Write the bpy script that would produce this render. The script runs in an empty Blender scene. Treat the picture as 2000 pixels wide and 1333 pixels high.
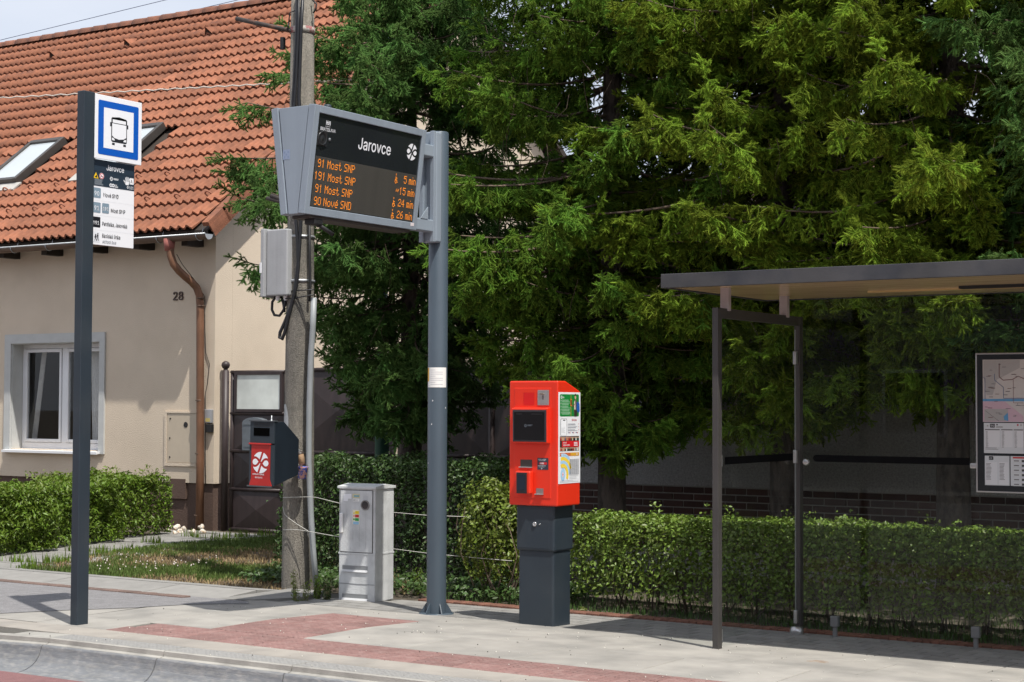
import bpy, bmesh, math, random
import numpy as np
from mathutils import Vector, Matrix, Euler

random.seed(7); RNG = np.random.default_rng(11)
scn = bpy.context.scene
COL = scn.collection
rad = math.radians

# ------------------------------------------------------------------ camera
CAM_H, FPX, YAW, PITCH, ROLL = 1.68, 3278.0, rad(32.98), rad(2.167), rad(0.225)
_F = Vector((-math.sin(YAW)*math.cos(PITCH), math.cos(YAW)*math.cos(PITCH), math.sin(PITCH)))
_R = Vector((math.cos(YAW), math.sin(YAW), 0)); _U = _R.cross(_F)
_R, _U = math.cos(ROLL)*_R+math.sin(ROLL)*_U, -math.sin(ROLL)*_R+math.cos(ROLL)*_U
CAM = Vector((0, 0, CAM_H))
cd = bpy.data.cameras.new('camera'); cam = bpy.data.objects.new('camera', cd); COL.objects.link(cam)
cd.sensor_width = 36; cd.lens = FPX/2000*36; cd.clip_start = .1; cd.clip_end = 900
cam.matrix_world = Matrix(((_R.x, _U.x, -_F.x, 0), (_R.y, _U.y, -_F.y, 0), (_R.z, _U.z, -_F.z, CAM_H), (0, 0, 0, 1)))
scn.camera = cam

# ------------------------------------------------------------------ sun, sky, exposure
SUNV = Vector((-0.45, 0.235, -1.0)).normalized()          # way the light travels
sd = bpy.data.lights.new('sun', 'SUN'); sd.energy = 5.0; sd.angle = rad(0.6); sd.color = (1, .955, .88)
sun = bpy.data.objects.new('sun', sd); COL.objects.link(sun)
sun.rotation_euler = SUNV.to_track_quat('-Z', 'Y').to_euler()
W = bpy.data.worlds.new('World'); scn.world = W; W.use_nodes = True
wn, wl = W.node_tree.nodes, W.node_tree.links
bg = wn['Background']; bg.inputs[1].default_value = 0.135
sky = wn.new('ShaderNodeTexSky'); sky.sky_type = 'NISHITA'; sky.sun_disc = False
sky.sun_elevation = math.asin(-SUNV.z); sky.sun_rotation = math.atan2(-SUNV.x, -SUNV.y); sky.air_density = 1.0; sky.dust_density = 2.0
tc = wn.new('ShaderNodeTexCoord'); mp = wn.new('ShaderNodeMapping'); mp.inputs['Scale'].default_value = (1, 1, 2.6)
nz = wn.new('ShaderNodeTexNoise'); nz.inputs['Scale'].default_value = 2.2; nz.inputs['Detail'].default_value = 7; nz.inputs['Roughness'].default_value = .55
cr = wn.new('ShaderNodeValToRGB'); cr.color_ramp.elements[0].position = .34; cr.color_ramp.elements[1].position = .62
cr.color_ramp.elements[0].color = (.62, .62, .62, 1); cr.color_ramp.elements[1].color = (.95, .95, .95, 1)
mxs = wn.new('ShaderNodeMixRGB'); mxs.inputs[2].default_value = (5.5, 5.85, 6.6, 1)
wl.new(tc.outputs['Generated'], mp.inputs[0]); wl.new(mp.outputs[0], nz.inputs['Vector']); wl.new(nz.outputs[0], cr.inputs[0])
wl.new(cr.outputs[0], mxs.inputs[0]); wl.new(sky.outputs[0], mxs.inputs[1]); wl.new(mxs.outputs[0], bg.inputs[0])
scn.view_settings.view_transform = 'Standard'; scn.view_settings.look = 'None'
scn.view_settings.exposure = 0.14; scn.view_settings.gamma = 1
scn.cycles.max_bounces = 7; scn.cycles.transparent_max_bounces = 16; scn.cycles.diffuse_bounces = 3; scn.cycles.adaptive_threshold = .02

# ------------------------------------------------------------------ survey helpers (photo sight lines met with real planes)
def sight(px, py): return _F+_R*((px-1000)/FPX)-_U*((py-666.5)/FPX)
def at_y(px, py, Y): d = sight(px, py); return CAM+d*(Y/d.y)
def at_x(px, py, X): d = sight(px, py); return CAM+d*(X/d.x)
def at_z(px, py, z): d = sight(px, py); return CAM+d*((z-CAM_H)/d.z)
def gz(Y): return -0.04*min(max(Y-10, 0), 2.25)
def at_g(px, py):
    z = 0.
    for _ in range(30):
        p = at_z(px, py, z); z = .5*z+.5*gz(p.y)
    return p

# ------------------------------------------------------------------ materials
MATS = {}
def pmat(name, col, rough=.6, var=.0, vscale=4., bump=0., bscale=60., metal=0., rnd=0., col2=None, c2scale=3., c2lo=.45, c2hi=.62, spec=.5, sat=0., stretch=None, coat=0., streak=0.):
    if name in MATS: return MATS[name]
    m = bpy.data.materials.new(name); m.use_nodes = True; MATS[name] = m
    n, l = m.node_tree.nodes, m.node_tree.links; b = n['Principled BSDF']
    b.inputs['Roughness'].default_value = rough; b.inputs['Metallic'].default_value = metal
    b.inputs['Specular IOR Level'].default_value = spec; b.inputs['Coat Weight'].default_value = coat
    t = n.new('ShaderNodeTexCoord'); vec = t.outputs['Object']
    if stretch:
        mpn = n.new('ShaderNodeMapping'); mpn.inputs['Scale'].default_value = stretch; l.new(vec, mpn.inputs[0]); vec = mpn.outputs[0]
    rgb = n.new('ShaderNodeRGB'); rgb.outputs[0].default_value = (*col, 1); out = rgb.outputs[0]
    def noise(scale, detail=6):
        x = n.new('ShaderNodeTexNoise'); x.inputs['Scale'].default_value = scale; x.inputs['Detail'].default_value = detail; l.new(vec, x.inputs['Vector']); return x.outputs[0]
    if col2:
        r = n.new('ShaderNodeValToRGB'); r.color_ramp.elements[0].position = c2lo; r.color_ramp.elements[1].position = c2hi
        l.new(noise(c2scale, 9), r.inputs[0]); mx = n.new('ShaderNodeMixRGB'); mx.inputs[2].default_value = (*col2, 1)
        l.new(r.outputs[0], mx.inputs[0]); l.new(out, mx.inputs[1]); out = mx.outputs[0]
    if streak:
        mq = n.new('ShaderNodeMapping'); mq.inputs['Scale'].default_value = (14, 14, .8); l.new(t.outputs['Object'], mq.inputs[0])
        xs = n.new('ShaderNodeTexNoise'); xs.inputs['Scale'].default_value = 1.; xs.inputs['Detail'].default_value = 5; l.new(mq.outputs[0], xs.inputs['Vector'])
        ms = n.new('ShaderNodeMapRange'); ms.inputs[1].default_value = .35; ms.inputs[2].default_value = .7; ms.inputs[3].default_value = 1+streak*.4; ms.inputs[4].default_value = 1-streak
        l.new(xs.outputs[0], ms.inputs[0]); h = n.new('ShaderNodeHueSaturation'); l.new(ms.outputs[0], h.inputs['Value']); l.new(out, h.inputs['Color']); out = h.outputs[0]
    if var or rnd:
        h = n.new('ShaderNodeHueSaturation'); v = None
        if var:
            mr = n.new('ShaderNodeMapRange'); mr.inputs[1].default_value = .25; mr.inputs[2].default_value = .75; mr.inputs[3].default_value = 1-var; mr.inputs[4].default_value = 1+var
            l.new(noise(vscale), mr.inputs[0]); v = mr.outputs[0]
        if rnd:
            oi = n.new('ShaderNodeObjectInfo'); mr = n.new('ShaderNodeMapRange'); mr.inputs[3].default_value = 1-rnd; mr.inputs[4].default_value = 1+rnd; l.new(oi.outputs['Random'], mr.inputs[0])
            if v:
                mm = n.new('ShaderNodeMath'); mm.operation = 'MULTIPLY'; l.new(v, mm.inputs[0]); l.new(mr.outputs[0], mm.inputs[1]); v = mm.outputs[0]
            else: v = mr.outputs[0]
        l.new(v, h.inputs['Value']); l.new(out, h.inputs['Color']); out = h.outputs[0]
    l.new(out, b.inputs['Base Color'])
    if bump:
        bp = n.new('ShaderNodeBump'); bp.inputs['Strength'].default_value = bump; bp.inputs['Distance'].default_value = .02; l.new(noise(bscale, 4), bp.inputs['Height']); l.new(bp.outputs[0], b.inputs['Normal'])
    return m
def srgb(r, g, b): return tuple(((c/255+.055)/1.055)**2.4 if c > 10 else c/255/12.92 for c in (r, g, b))
def ink(r, g, b, rough=.45):
    return pmat('ink_%d_%d_%d' % (r, g, b), srgb(r, g, b), rough)
def emit(name, col, s):
    if name in MATS: return MATS[name]
    m = bpy.data.materials.new(name); m.use_nodes = True; MATS[name] = m
    b = m.node_tree.nodes['Principled BSDF']; b.inputs['Base Color'].default_value = (*col, 1); b.inputs['Emission Color'].default_value = (*col, 1); b.inputs['Emission Strength'].default_value = s
    return m
def glass(name, tint=(.8, .84, .82), refl=1.0, dirt=0.):
    m = bpy.data.materials.new(name); m.use_nodes = True; n, l = m.node_tree.nodes, m.node_tree.links
    for x in list(n):
        if x.type == 'BSDF_PRINCIPLED': n.remove(x)
    o = n['Material Output']; tr = n.new('ShaderNodeBsdfTransparent'); tr.inputs[0].default_value = (*tint, 1)
    g = n.new('ShaderNodeBsdfGlossy'); g.inputs['Roughness'].default_value = .01; fr = n.new('ShaderNodeFresnel'); fr.inputs[0].default_value = 1.5
    geo = n.new('ShaderNodeNewGeometry'); mu = n.new('ShaderNodeMath'); mu.operation = 'MULTIPLY'; mu.inputs[1].default_value = refl
    inv = n.new('ShaderNodeMath'); inv.operation = 'SUBTRACT'; inv.inputs[0].default_value = 1.; l.new(geo.outputs['Backfacing'], inv.inputs[1])
    l.new(fr.outputs[0], mu.inputs[0]); m2 = n.new('ShaderNodeMath'); m2.operation = 'MULTIPLY'; l.new(mu.outputs[0], m2.inputs[0]); l.new(inv.outputs[0], m2.inputs[1])
    mx = n.new('ShaderNodeMixShader'); l.new(m2.outputs[0], mx.inputs[0]); l.new(tr.outputs[0], mx.inputs[1]); l.new(g.outputs[0], mx.inputs[2]); last = mx.outputs[0]
    if dirt:
        df = n.new('ShaderNodeBsdfDiffuse'); df.inputs[0].default_value = (.5, .5, .48, 1); nn = n.new('ShaderNodeTexNoise'); nn.inputs['Scale'].default_value = 2.5; nn.inputs['Detail'].default_value = 6
        t = n.new('ShaderNodeTexCoord'); l.new(t.outputs['Object'], nn.inputs['Vector'])
        mr = n.new('ShaderNodeMapRange'); mr.inputs[1].default_value = .35; mr.inputs[2].default_value = .75; mr.inputs[3].default_value = dirt*.4; mr.inputs[4].default_value = dirt*1.5; l.new(nn.outputs[0], mr.inputs[0])
        m3 = n.new('ShaderNodeMixShader'); l.new(mr.outputs[0], m3.inputs[0]); l.new(last, m3.inputs[1]); l.new(df.outputs[0], m3.inputs[2]); last = m3.outputs[0]
    l.new(last, o.inputs[0]); MATS[name] = m
    return m
def leafmat(name, col, tip=None, trans=.35, rnd=.3, rough=.5, gloss=.12):
    m = bpy.data.materials.new(name); m.use_nodes = True; n, l = m.node_tree.nodes, m.node_tree.links; b = n['Principled BSDF']; o = n['Material Output']
    rgb = n.new('ShaderNodeRGB'); rgb.outputs[0].default_value = (*col, 1); c = rgb.outputs[0]
    if tip:
        a = n.new('ShaderNodeAttribute'); a.attribute_name = 'tip'; mx = n.new('ShaderNodeMixRGB'); mx.inputs[2].default_value = (*tip, 1); l.new(a.outputs['Fac'], mx.inputs[0]); l.new(c, mx.inputs[1]); c = mx.outputs[0]
    oi = n.new('ShaderNodeObjectInfo'); a2 = n.new('ShaderNodeAttribute'); a2.attribute_name = 'lv'
    ad = n.new('ShaderNodeMath'); ad.operation = 'ADD'; l.new(oi.outputs['Random'], ad.inputs[0]); l.new(a2.outputs['Fac'], ad.inputs[1])
    fr = n.new('ShaderNodeMath'); fr.operation = 'FRACT'; l.new(ad.outputs[0], fr.inputs[0])
    mr = n.new('ShaderNodeMapRange'); mr.inputs[3].default_value = 1-rnd; mr.inputs[4].default_value = 1+rnd; l.new(fr.outputs[0], mr.inputs[0])
    hm = n.new('ShaderNodeMapRange'); hm.inputs[3].default_value = .485; hm.inputs[4].default_value = .515; l.new(fr.outputs[0], hm.inputs[0])
    h = n.new('ShaderNodeHueSaturation'); l.new(mr.outputs[0], h.inputs['Value']); l.new(hm.outputs[0], h.inputs['Hue']); l.new(c, h.inputs['Color']); c = h.outputs[0]
    l.new(c, b.inputs['Base Color']); b.inputs['Roughness'].default_value = rough; b.inputs['Specular IOR Level'].default_value = gloss*2
    tl = n.new('ShaderNodeBsdfTranslucent'); l.new(c, tl.inputs[0]); mx = n.new('ShaderNodeMixShader'); mx.inputs[0].default_value = trans
    l.new(b.outputs[0], mx.inputs[1]); l.new(tl.outputs[0], mx.inputs[2]); l.new(mx.outputs[0], o.inputs[0]); MATS[name] = m
    return m

# ------------------------------------------------------------------ object helpers
WM = {}
def tag(o, label=None, cat=None, group=None, kind=None):
    if label: o['label'] = label
    if cat: o['category'] = cat
    if group: o['group'] = group
    if kind: o['kind'] = kind
    return o
def link(name, data, parent=None, loc=None, rot=None):
    o = bpy.data.objects.new(name, data); COL.objects.link(o)
    m = Matrix.Translation(loc or (0, 0, 0))
    if rot is not None: m = m @ rot
    if parent is not None:
        o.parent = parent; o.matrix_parent_inverse = WM[parent.name].inverted()
    o.matrix_basis = m; WM[o.name] = m.copy()
    return o
def thing(name, loc, label, cat, group=None):
    return tag(link(name, None, None, loc), label, cat, group)
def part(name, parent):
    p = link(name, None, parent); return p
class MB:
    def __init__(s): s.v = []; s.f = []; s.smooth = set()
    def add(s, vs, fs, M=None, smooth=False):
        k = len(s.v)
        s.v += [tuple(M @ Vector(p)) if M else tuple(p) for p in vs]
        if smooth: s.smooth.update(range(len(s.f), len(s.f)+len(fs)))
        s.f += [tuple(i+k for i in f) for f in fs]; return s
    def box(s, x0, x1, y0, y1, z0, z1, M=None):
        return s.add([(x0, y0, z0), (x1, y0, z0), (x1, y1, z0), (x0, y1, z0), (x0, y0, z1), (x1, y0, z1), (x1, y1, z1), (x0, y1, z1)],
                     [(0, 3, 2, 1), (4, 5, 6, 7), (0, 1, 5, 4), (1, 2, 6, 5), (2, 3, 7, 6), (3, 0, 4, 7)], M)
    def prism(s, poly, a0, a1, axis='x', M=None):
        # poly: list of 2D points (counter clockwise seen from +axis); extruded from a0 to a1
        n = len(poly)
        mk = {'x': lambda p, a: (a, p[0], p[1]), 'y': lambda p, a: (p[0], a, p[1]), 'z': lambda p, a: (p[0], p[1], a)}[axis]
        vs = [mk(p, a0) for p in poly]+[mk(p, a1) for p in poly]
        fs = [tuple(range(n))[::-1], tuple(range(n, 2*n))]+[(i, (i+1) % n, n+(i+1) % n, n+i) for i in range(n)]
        return s.add(vs, fs, M)
    def tube(s, path, r, n=8, cap=True, M=None):
        path = [Vector(p) for p in path]; k = len(path); rs = r if isinstance(r, (list, tuple)) else [r]*k
        vs = []; fs = []; up = Vector((0, 0, 1)); pu = None
        for i, p in enumerate(path):
            t = (path[min(i+1, k-1)]-path[max(i-1, 0)]).normalized()
            if pu is None: u = t.cross(up if abs(t.z) < .95 else Vector((1, 0, 0))).normalized()
            else: u = (pu-t*pu.dot(t)).normalized()
            pu = u; w = t.cross(u)
            for j in range(n):
                a = 2*math.pi*j/n; vs.append(p+(u*math.cos(a)+w*math.sin(a))*rs[i])
        for i in range(k-1):
            for j in range(n):
                fs.append((i*n+j, i*n+(j+1) % n, (i+1)*n+(j+1) % n, (i+1)*n+j))
        s.add(vs, fs, M, smooth=True)
        if cap:
            b = len(s.v)-len(vs); s.f.append(tuple(b+j for j in range(n))[::-1]); s.f.append(tuple(b+(k-1)*n+j for j in range(n)))
        return s
    def lathe(s, prof, c=(0, 0, 0), n=20, M=None):
        vs = []; fs = []
        for (r, z) in prof:
            for j in range(n):
                a = 2*math.pi*j/n; vs.append((c[0]+r*math.cos(a), c[1]+r*math.sin(a), c[2]+z))
        for i in range(len(prof)-1):
            for j in range(n): fs.append((i*n+j, i*n+(j+1) % n, (i+1)*n+(j+1) % n, (i+1)*n+j))
        return s.add(vs, fs, M, smooth=True)
    def mesh(s, name, mat, bevel=0, seg=2):
        me = bpy.data.meshes.new(name); me.from_pydata(s.v, [], s.f)
        if mat: me.materials.append(mat)
        for i in s.smooth: me.polygons[i].use_smooth = True
        bm = bmesh.new(); bm.from_mesh(me)
        bmesh.ops.recalc_face_normals(bm, faces=bm.faces)
        if bevel:
            es = [e for e in bm.edges if len(e.link_faces) == 2 and e.calc_face_angle(0) > .5]
            bmesh.ops.bevel(bm, geom=es, offset=bevel, segments=seg, affect='EDGES', profile=.5, clamp_overlap=True)
        bm.to_mesh(me); bm.free(); return me
    def build(s, name, mat, parent=None, bevel=0, seg=2, loc=None, rot=None):
        return link(name, s.mesh(name, mat, bevel, seg), parent, loc, rot)
def fast_mesh(name, V, F, mat, attrs=None):
    """V (n,3), F (m,k) arrays -> mesh"""
    me = bpy.data.meshes.new(name); V = np.asarray(V, np.float32); F = np.asarray(F, np.int32); m, k = F.shape
    me.vertices.add(len(V)); me.vertices.foreach_set('co', V.ravel()); me.loops.add(m*k); me.loops.foreach_set('vertex_index', F.ravel())
    me.polygons.add(m); me.polygons.foreach_set('loop_start', np.arange(0, m*k, k, dtype=np.int32))
    for an, av in (attrs or {}).items():
        a = me.attributes.new(an, 'FLOAT', 'POINT'); a.data.foreach_set('value', np.asarray(av, np.float32))
    me.update(calc_edges=True)
    if mat: me.materials.append(mat)
    return me
# text and flat print -------------------------------------------------
import os
FONT_ = None
for _fp in ('Inter.woff2',):
    try: FONT_ = bpy.data.fonts.load(os.path.join(bpy.utils.system_resource('DATAFILES'), 'fonts', _fp))
    except Exception: FONT_ = None
def text_polys(s, size, bold=0., align='LEFT', shear=0.):
    cu = bpy.data.curves.new('t', 'FONT'); cu.body = s; cu.size = size*1.17; cu.offset = .0065*size+bold*.15; cu.align_x = align; cu.shear = shear; cu.resolution_u = 3
    if FONT_: cu.font = FONT_
    o = bpy.data.objects.new('t', cu); COL.objects.link(o)
    me = o.to_mesh() if False else bpy.data.meshes.new_from_object(o.evaluated_get(bpy.context.evaluated_depsgraph_get()))
    vs = [(v.co.x, v.co.y) for v in me.vertices]; fs = [tuple(p.vertices) for p in me.polygons]
    bpy.data.objects.remove(o); bpy.data.curves.remove(cu); bpy.data.meshes.remove(me)
    return vs, fs
LOGO = []
def _logo():
    def arc(a0, a1, n=8): return [(math.cos(a0+(a1-a0)*i/n), math.sin(a0+(a1-a0)*i/n)) for i in range(n+1)]
    an = lambda x, y: math.atan2(y, x)
    tear = [(-.27, .09), (-.38, .2), (-.52, .32), (-.69, .35), (-.86, .29), (-.96, .17), (-.99, .05), (-.95, -.08), (-.85, -.19), (-.69, -.23), (-.52, -.19), (-.38, -.06)]
    tl = arc(an(-.82, .57), an(.14, .99))+[(-.13, .295), (-.28, .42), (-.46, .52), (-.66, .57)]
    tr = arc(an(.37, .93), an(.92, .40))+[(.78, .44), (.65, .44), (.48, .40), (.33, .31), (.18, .18), (.086, .065), (.036, .115)]
    for p in (tear, tl, tr): LOGO.append(p); LOGO.append([(-x, -y) for x, y in p])
_logo()
class Print:
    """flat print on a plane: o + r*u + up*v, layers stacked outward a fraction of a millimetre each"""
    def __init__(s, o, r, up, step=.0006, base=.0008):
        s.o, s.r, s.u = Vector(o), Vector(r).normalized(), Vector(up).normalized(); s.n = s.r.cross(s.u); s.step = step; s.base = base; s.v = []; s.f = []; s.m = []; s.mats = []
    def mi(s, m):
        if m not in s.mats: s.mats.append(m)
        return s.mats.index(m)
    def add(s, vs, fs, mat, layer):
        k = len(s.v); i = s.mi(mat)
        s.v += [s.o+s.r*a+s.u*b+s.n*(s.base+s.step*layer) for a, b in vs]; s.f += [tuple(q+k for q in f) for f in fs]; s.m += [i]*len(fs)
    def poly(s, pts, mat, layer=1): s.add(pts, [tuple(range(len(pts)))], mat, layer)
    def rect(s, a0, b0, a1, b1, mat, layer=0, rr=0):
        if rr:
            pts = []
            for cx, cy, st in ((a1-rr, b1-rr, 0), (a0+rr, b1-rr, 90), (a0+rr, b0+rr, 180), (a1-rr, b0+rr, 270)):
                for q in range(5): t = rad(st+q*22.5); pts.append((cx+rr*math.cos(t), cy+rr*math.sin(t)))
            s.poly(pts, mat, layer)
        else: s.poly([(a0, b0), (a1, b0), (a1, b1), (a0, b1)], mat, layer)
    def disc(s, a, b, r, mat, layer=1, n=20, ry=None): s.poly([(a+r*math.cos(2*math.pi*i/n), b+(ry or r)*math.sin(2*math.pi*i/n)) for i in range(n)], mat, layer)
    def text(s, t, a, b, size, mat, layer=2, bold=0., align='LEFT', sx=1., shear=0.):
        vs, fs = text_polys(t, size, bold, align, shear); s.add([(a+x*sx, b+y) for x, y in vs], fs, mat, layer)
    def lines(s, a0, a1, b0, n, dy, h, mat, layer=2, seed=0, ragged=.3):
        r = random.Random(seed)
        for i in range(n):
            e = a1-(a1-a0)*ragged*r.random(); s.rect(a0, b0-i*dy-h, e, b0-i*dy, mat, layer)
    def logo(s, a, b, r, mat, layer=2, sx=1.):
        for p in LOGO: s.poly([(a+x*r*sx, b+y*r) for x, y in p], mat, layer)
    def line(s, pts, w, mat, layer=2):
        for (x0, y0), (x1, y1) in zip(pts, pts[1:]):
            d = Vector((x1-x0, y1-y0)); L = d.length or 1; nx, ny = -d.y/L*w/2, d.x/L*w/2
            s.poly([(x0+nx, y0+ny), (x0-nx, y0-ny), (x1-nx, y1-ny), (x1+nx, y1+ny)], mat, layer)
    def build(s, name, parent):
        me = bpy.data.meshes.new(name); me.from_pydata([tuple(v) for v in s.v], [], s.f)
        for m in s.mats: me.materials.append(m)
        me.polygons.foreach_set('material_index', s.m); me.update()
        return link(name, me, parent)
def copies(name, mesh, parent, places):
    """places: (location, rotation matrix or None)"""
    for loc, rot in places: link(name, mesh, parent, loc, rot)

# ================================================================== SETTING: ground, road, kerb, pavement
M_asph = pmat('asphalt_grey', (.19, .185, .19), .9, .18, 9, .5, 220, col2=(.30, .295, .295), c2scale=90, c2lo=.5, c2hi=.7)
M_redroad = pmat('asphalt_red', (.20, .095, .095), .9, .15, 12, .5, 200, col2=(.26, .15, .15), c2scale=120, c2lo=.5, c2hi=.75)
M_soil = pmat('soil', (.075, .060, .042), .95, .3, 3, .7, 40, col2=(.12, .10, .075), c2scale=6)
M_conc = pmat('concrete_slab', (.318, .302, .275), .85, .10, 5, .25, 160, rnd=.06, col2=(.215, .208, .192), c2scale=2.2, c2lo=.42, c2hi=.72)
M_concf = pmat('concrete_front_slab', (.318, .292, .259), .85, .08, 5, .25, 160, rnd=.04, col2=(.25, .233, .21), c2scale=2.3)
M_paver = pmat('paver_grey', (.235, .228, .215), .88, .12, 8, .3, 120, rnd=.12)
M_kerb = pmat('kerb_concrete', (.33, .318, .29), .8, .12, 6, .25, 120, rnd=.05, col2=(.23, .222, .205), c2scale=5, c2lo=.48, c2hi=.72)
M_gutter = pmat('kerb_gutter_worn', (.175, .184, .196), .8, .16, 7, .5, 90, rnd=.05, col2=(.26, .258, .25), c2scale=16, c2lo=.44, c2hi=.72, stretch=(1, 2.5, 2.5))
M_kerbtop = pmat('kerb_studded_top', (.285, .28, .27), .8, .12, 30, .8, 55, rnd=.03)
M_tact = pmat('tactile_red_concrete', (.238, .132, .119), .85, .14, 9, .8, 60, rnd=.12, col2=(.285, .185, .168), c2scale=12, c2lo=.45, c2hi=.75)
M_brickd = pmat('clinker_brick', (.17, .075, .05), .8, .2, 30, .3, 90, rnd=.25)

def studs(m, pitch, strength):
    n, l = m.node_tree.nodes, m.node_tree.links; b = n['Principled BSDF']; t = n.new('ShaderNodeTexCoord'); sp = n.new('ShaderNodeSeparateXYZ'); l.new(t.outputs['Object'], sp.inputs[0]); o = []
    for k in (0, 1):
        mu = n.new('ShaderNodeMath'); mu.operation = 'MULTIPLY'; mu.inputs[1].default_value = 2*math.pi/pitch; l.new(sp.outputs[k], mu.inputs[0])
        si = n.new('ShaderNodeMath'); si.operation = 'SINE'; l.new(mu.outputs[0], si.inputs[0]); mx = n.new('ShaderNodeMath'); mx.operation = 'MAXIMUM'; mx.inputs[1].default_value = 0; l.new(si.outputs[0], mx.inputs[0]); o.append(mx.outputs[0])
    pr_ = n.new('ShaderNodeMath'); pr_.operation = 'MULTIPLY'; l.new(o[0], pr_.inputs[0]); l.new(o[1], pr_.inputs[1])
    bp = n.new('ShaderNodeBump'); bp.inputs['Strength'].default_value = strength; bp.inputs['Distance'].default_value = .008; l.new(pr_.outputs[0], bp.inputs['Height'])
    if b.inputs['Normal'].links: l.new(b.inputs['Normal'].links[0].from_socket, bp.inputs['Normal'])
    l.new(bp.outputs[0], b.inputs['Normal'])
studs(M_tact, .05, 1.0); studs(M_kerbtop, .038, 1.0)
tag(MB().add([(-400, -300, -.6), (400, -300, -.6), (400, 500, -.6), (-400, 500, -.6)], [(0, 1, 2, 3)]).build('ground', M_soil), kind='structure')
tag(MB().add([(-60, 12.2, -.098), (60, 12.2, -.098), (60, 60, -.098), (-60, 60, -.098)], [(0, 1, 2, 3)]).build('yard_soil', M_soil), kind='structure')
m = MB(); NX = 40
m.add([(-60, -8.5, -.235), (60, -8.5, -.235), (60, 8.35, -.235), (-60, 8.35, -.235)], [(0, 1, 2, 3)])
tag(m.build('road', M_asph), kind='structure')
tag(MB().add([(-60, 4.6, -.229), (60, 4.6, -.229), (60, 8.14, -.215), (-60, 8.14, -.215)], [(0, 1, 2, 3)]).build('bus_bay', M_redroad), kind='structure')
tag(MB().box(-60, 60, -11.5, -8.5, -.5, -.1).build('far_pavement', M_paver), kind='structure')

# pavement bed under the slabs, sloping back from the kerb
def bed(x0, x1, ys, dz, name, mat):
    vs = []; fs = []
    for y in ys: vs += [(x0, y, gz(y)+dz), (x1, y, gz(y)+dz)]
    for i in range(len(ys)-1): fs.append((2*i, 2*i+1, 2*i+3, 2*i+2))
    return tag(MB().add(vs, fs).build(name, mat), kind='structure')
M_joint = pmat('joint_sand', (.085, .08, .07), .95, .25, 60)
pav = bed(-10.75, 8, [8.4, 10, 12.45], -.012, 'pavement', M_joint)
def slab(x0, x1, y0, y1, gap=.0055, th=.05, name='slab', mat=None, parent=None, lift=0.):
    mat = mat or M_conc
    m = MB(); g = gap; z = lambda y: gz(y)+lift
    pts = [(x0+g, y0+g), (x1-g, y0+g), (x1-g, y1-g), (x0+g, y1-g)]
    vs = [(x, y, z(y)-th) for x, y in pts]+[(x, y, z(y)-.004) for x, y in pts]+[(x+(.004 if i in (0, 3) else -.004), y+(.004 if i < 2 else -.004), z(y)) for i, (x, y) in enumerate(pts)]
    m.add(vs, [(0, 1, 5, 4), (1, 2, 6, 5), (2, 3, 7, 6), (3, 0, 4, 7), (4, 5, 9, 8), (5, 6, 10, 9), (6, 7, 11, 10), (7, 4, 8, 11), (8, 9, 10, 11)])
    return m.build(name, mat, parent or pav)
# front band of long slabs behind the kerb
KX = [-9.34+1.128*k for k in range(-1, 14)]
for a, b in zip(KX, KX[1:]): slab(a+.35, b+.35, 8.56, 8.865, mat=M_concf)
slab(-10.6, KX[0]+.35, 8.56, 8.865, mat=M_concf)
# red guidance band along the kerb and the signal band leading off it
tact = tag(bed(-9.30, 8, [8.87, 9.35], -.011, 'tactile_paving', M_joint), kind='structure')
rt = random.Random(4)
x = -9.28
slab(-9.34, -8.95, 8.87, 9.1, .001, name='tactile_slab', mat=M_tact, parent=tact); 
for k in range(32):
    for j in range(2):
        if k == 0 and j == 0: continue
        a = -9.28+.34*k; slab(a, a+.34, 8.868+.239*j, 8.868+.239*(j+1), .0045, name='tactile_slab', mat=M_tact, parent=tact)
for j in range(6):
    for k in range(3):
        a = -8.74+.295*k; slab(a, a+.295, 9.347+.24*j, 9.347+.24*(j+1), .0045, name='tactile_slab', mat=M_tact, parent=tact)
# main concrete slabs (leave the red bands free)
ys = [9.35, 10.06, 10.79]
xs = [-10.1, -9.4, -8.745, -7.85, -6.95, -6.05, -5.15, -4.25, -3.35, -2.45, -1.0, .5, 2, 3.5]
for (y0, y1) in zip(ys, ys[1:]):
    for i, (a, b) in enumerate(zip(xs, xs[1:])):
        if abs(a+8.745) < .01: continue
        sh = .0 if a < -7.9 else (.3 if y0 > 10 else 0)
        slab(a+(sh if a > -7.8 else 0), b+sh, y0, y1, .0055)
slab(-9.4, -8.745, 8.869, 9.345) if False else None
slab(-10.1, -9.345, 8.869, 9.345, .0055)
slab(-8.745, -7.85, 10.79, 11.28, .0055); slab(-10.0, -8.745, 10.79, 11.28, .0055)
for a, b in zip(xs[3:], xs[4:]): slab(a, b, 10.79, 11.28, .0055)
vs = []; fs = []
rvp = [(8.87, -10.78), (9.06, -10.74), (9.5, -10.47), (9.95, -10.12), (10.0, -10.11), (10.02, -10.1)]
for i, (y, xr) in enumerate(rvp):
    vs += [(xr-.04, y, gz(y)), (-10.097, y, gz(y))]
    if i: fs.append((2*i-2, 2*i-1, 2*i+1, 2*i))
MB().add(vs, fs).build('slab', M_conc, pav)
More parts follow.
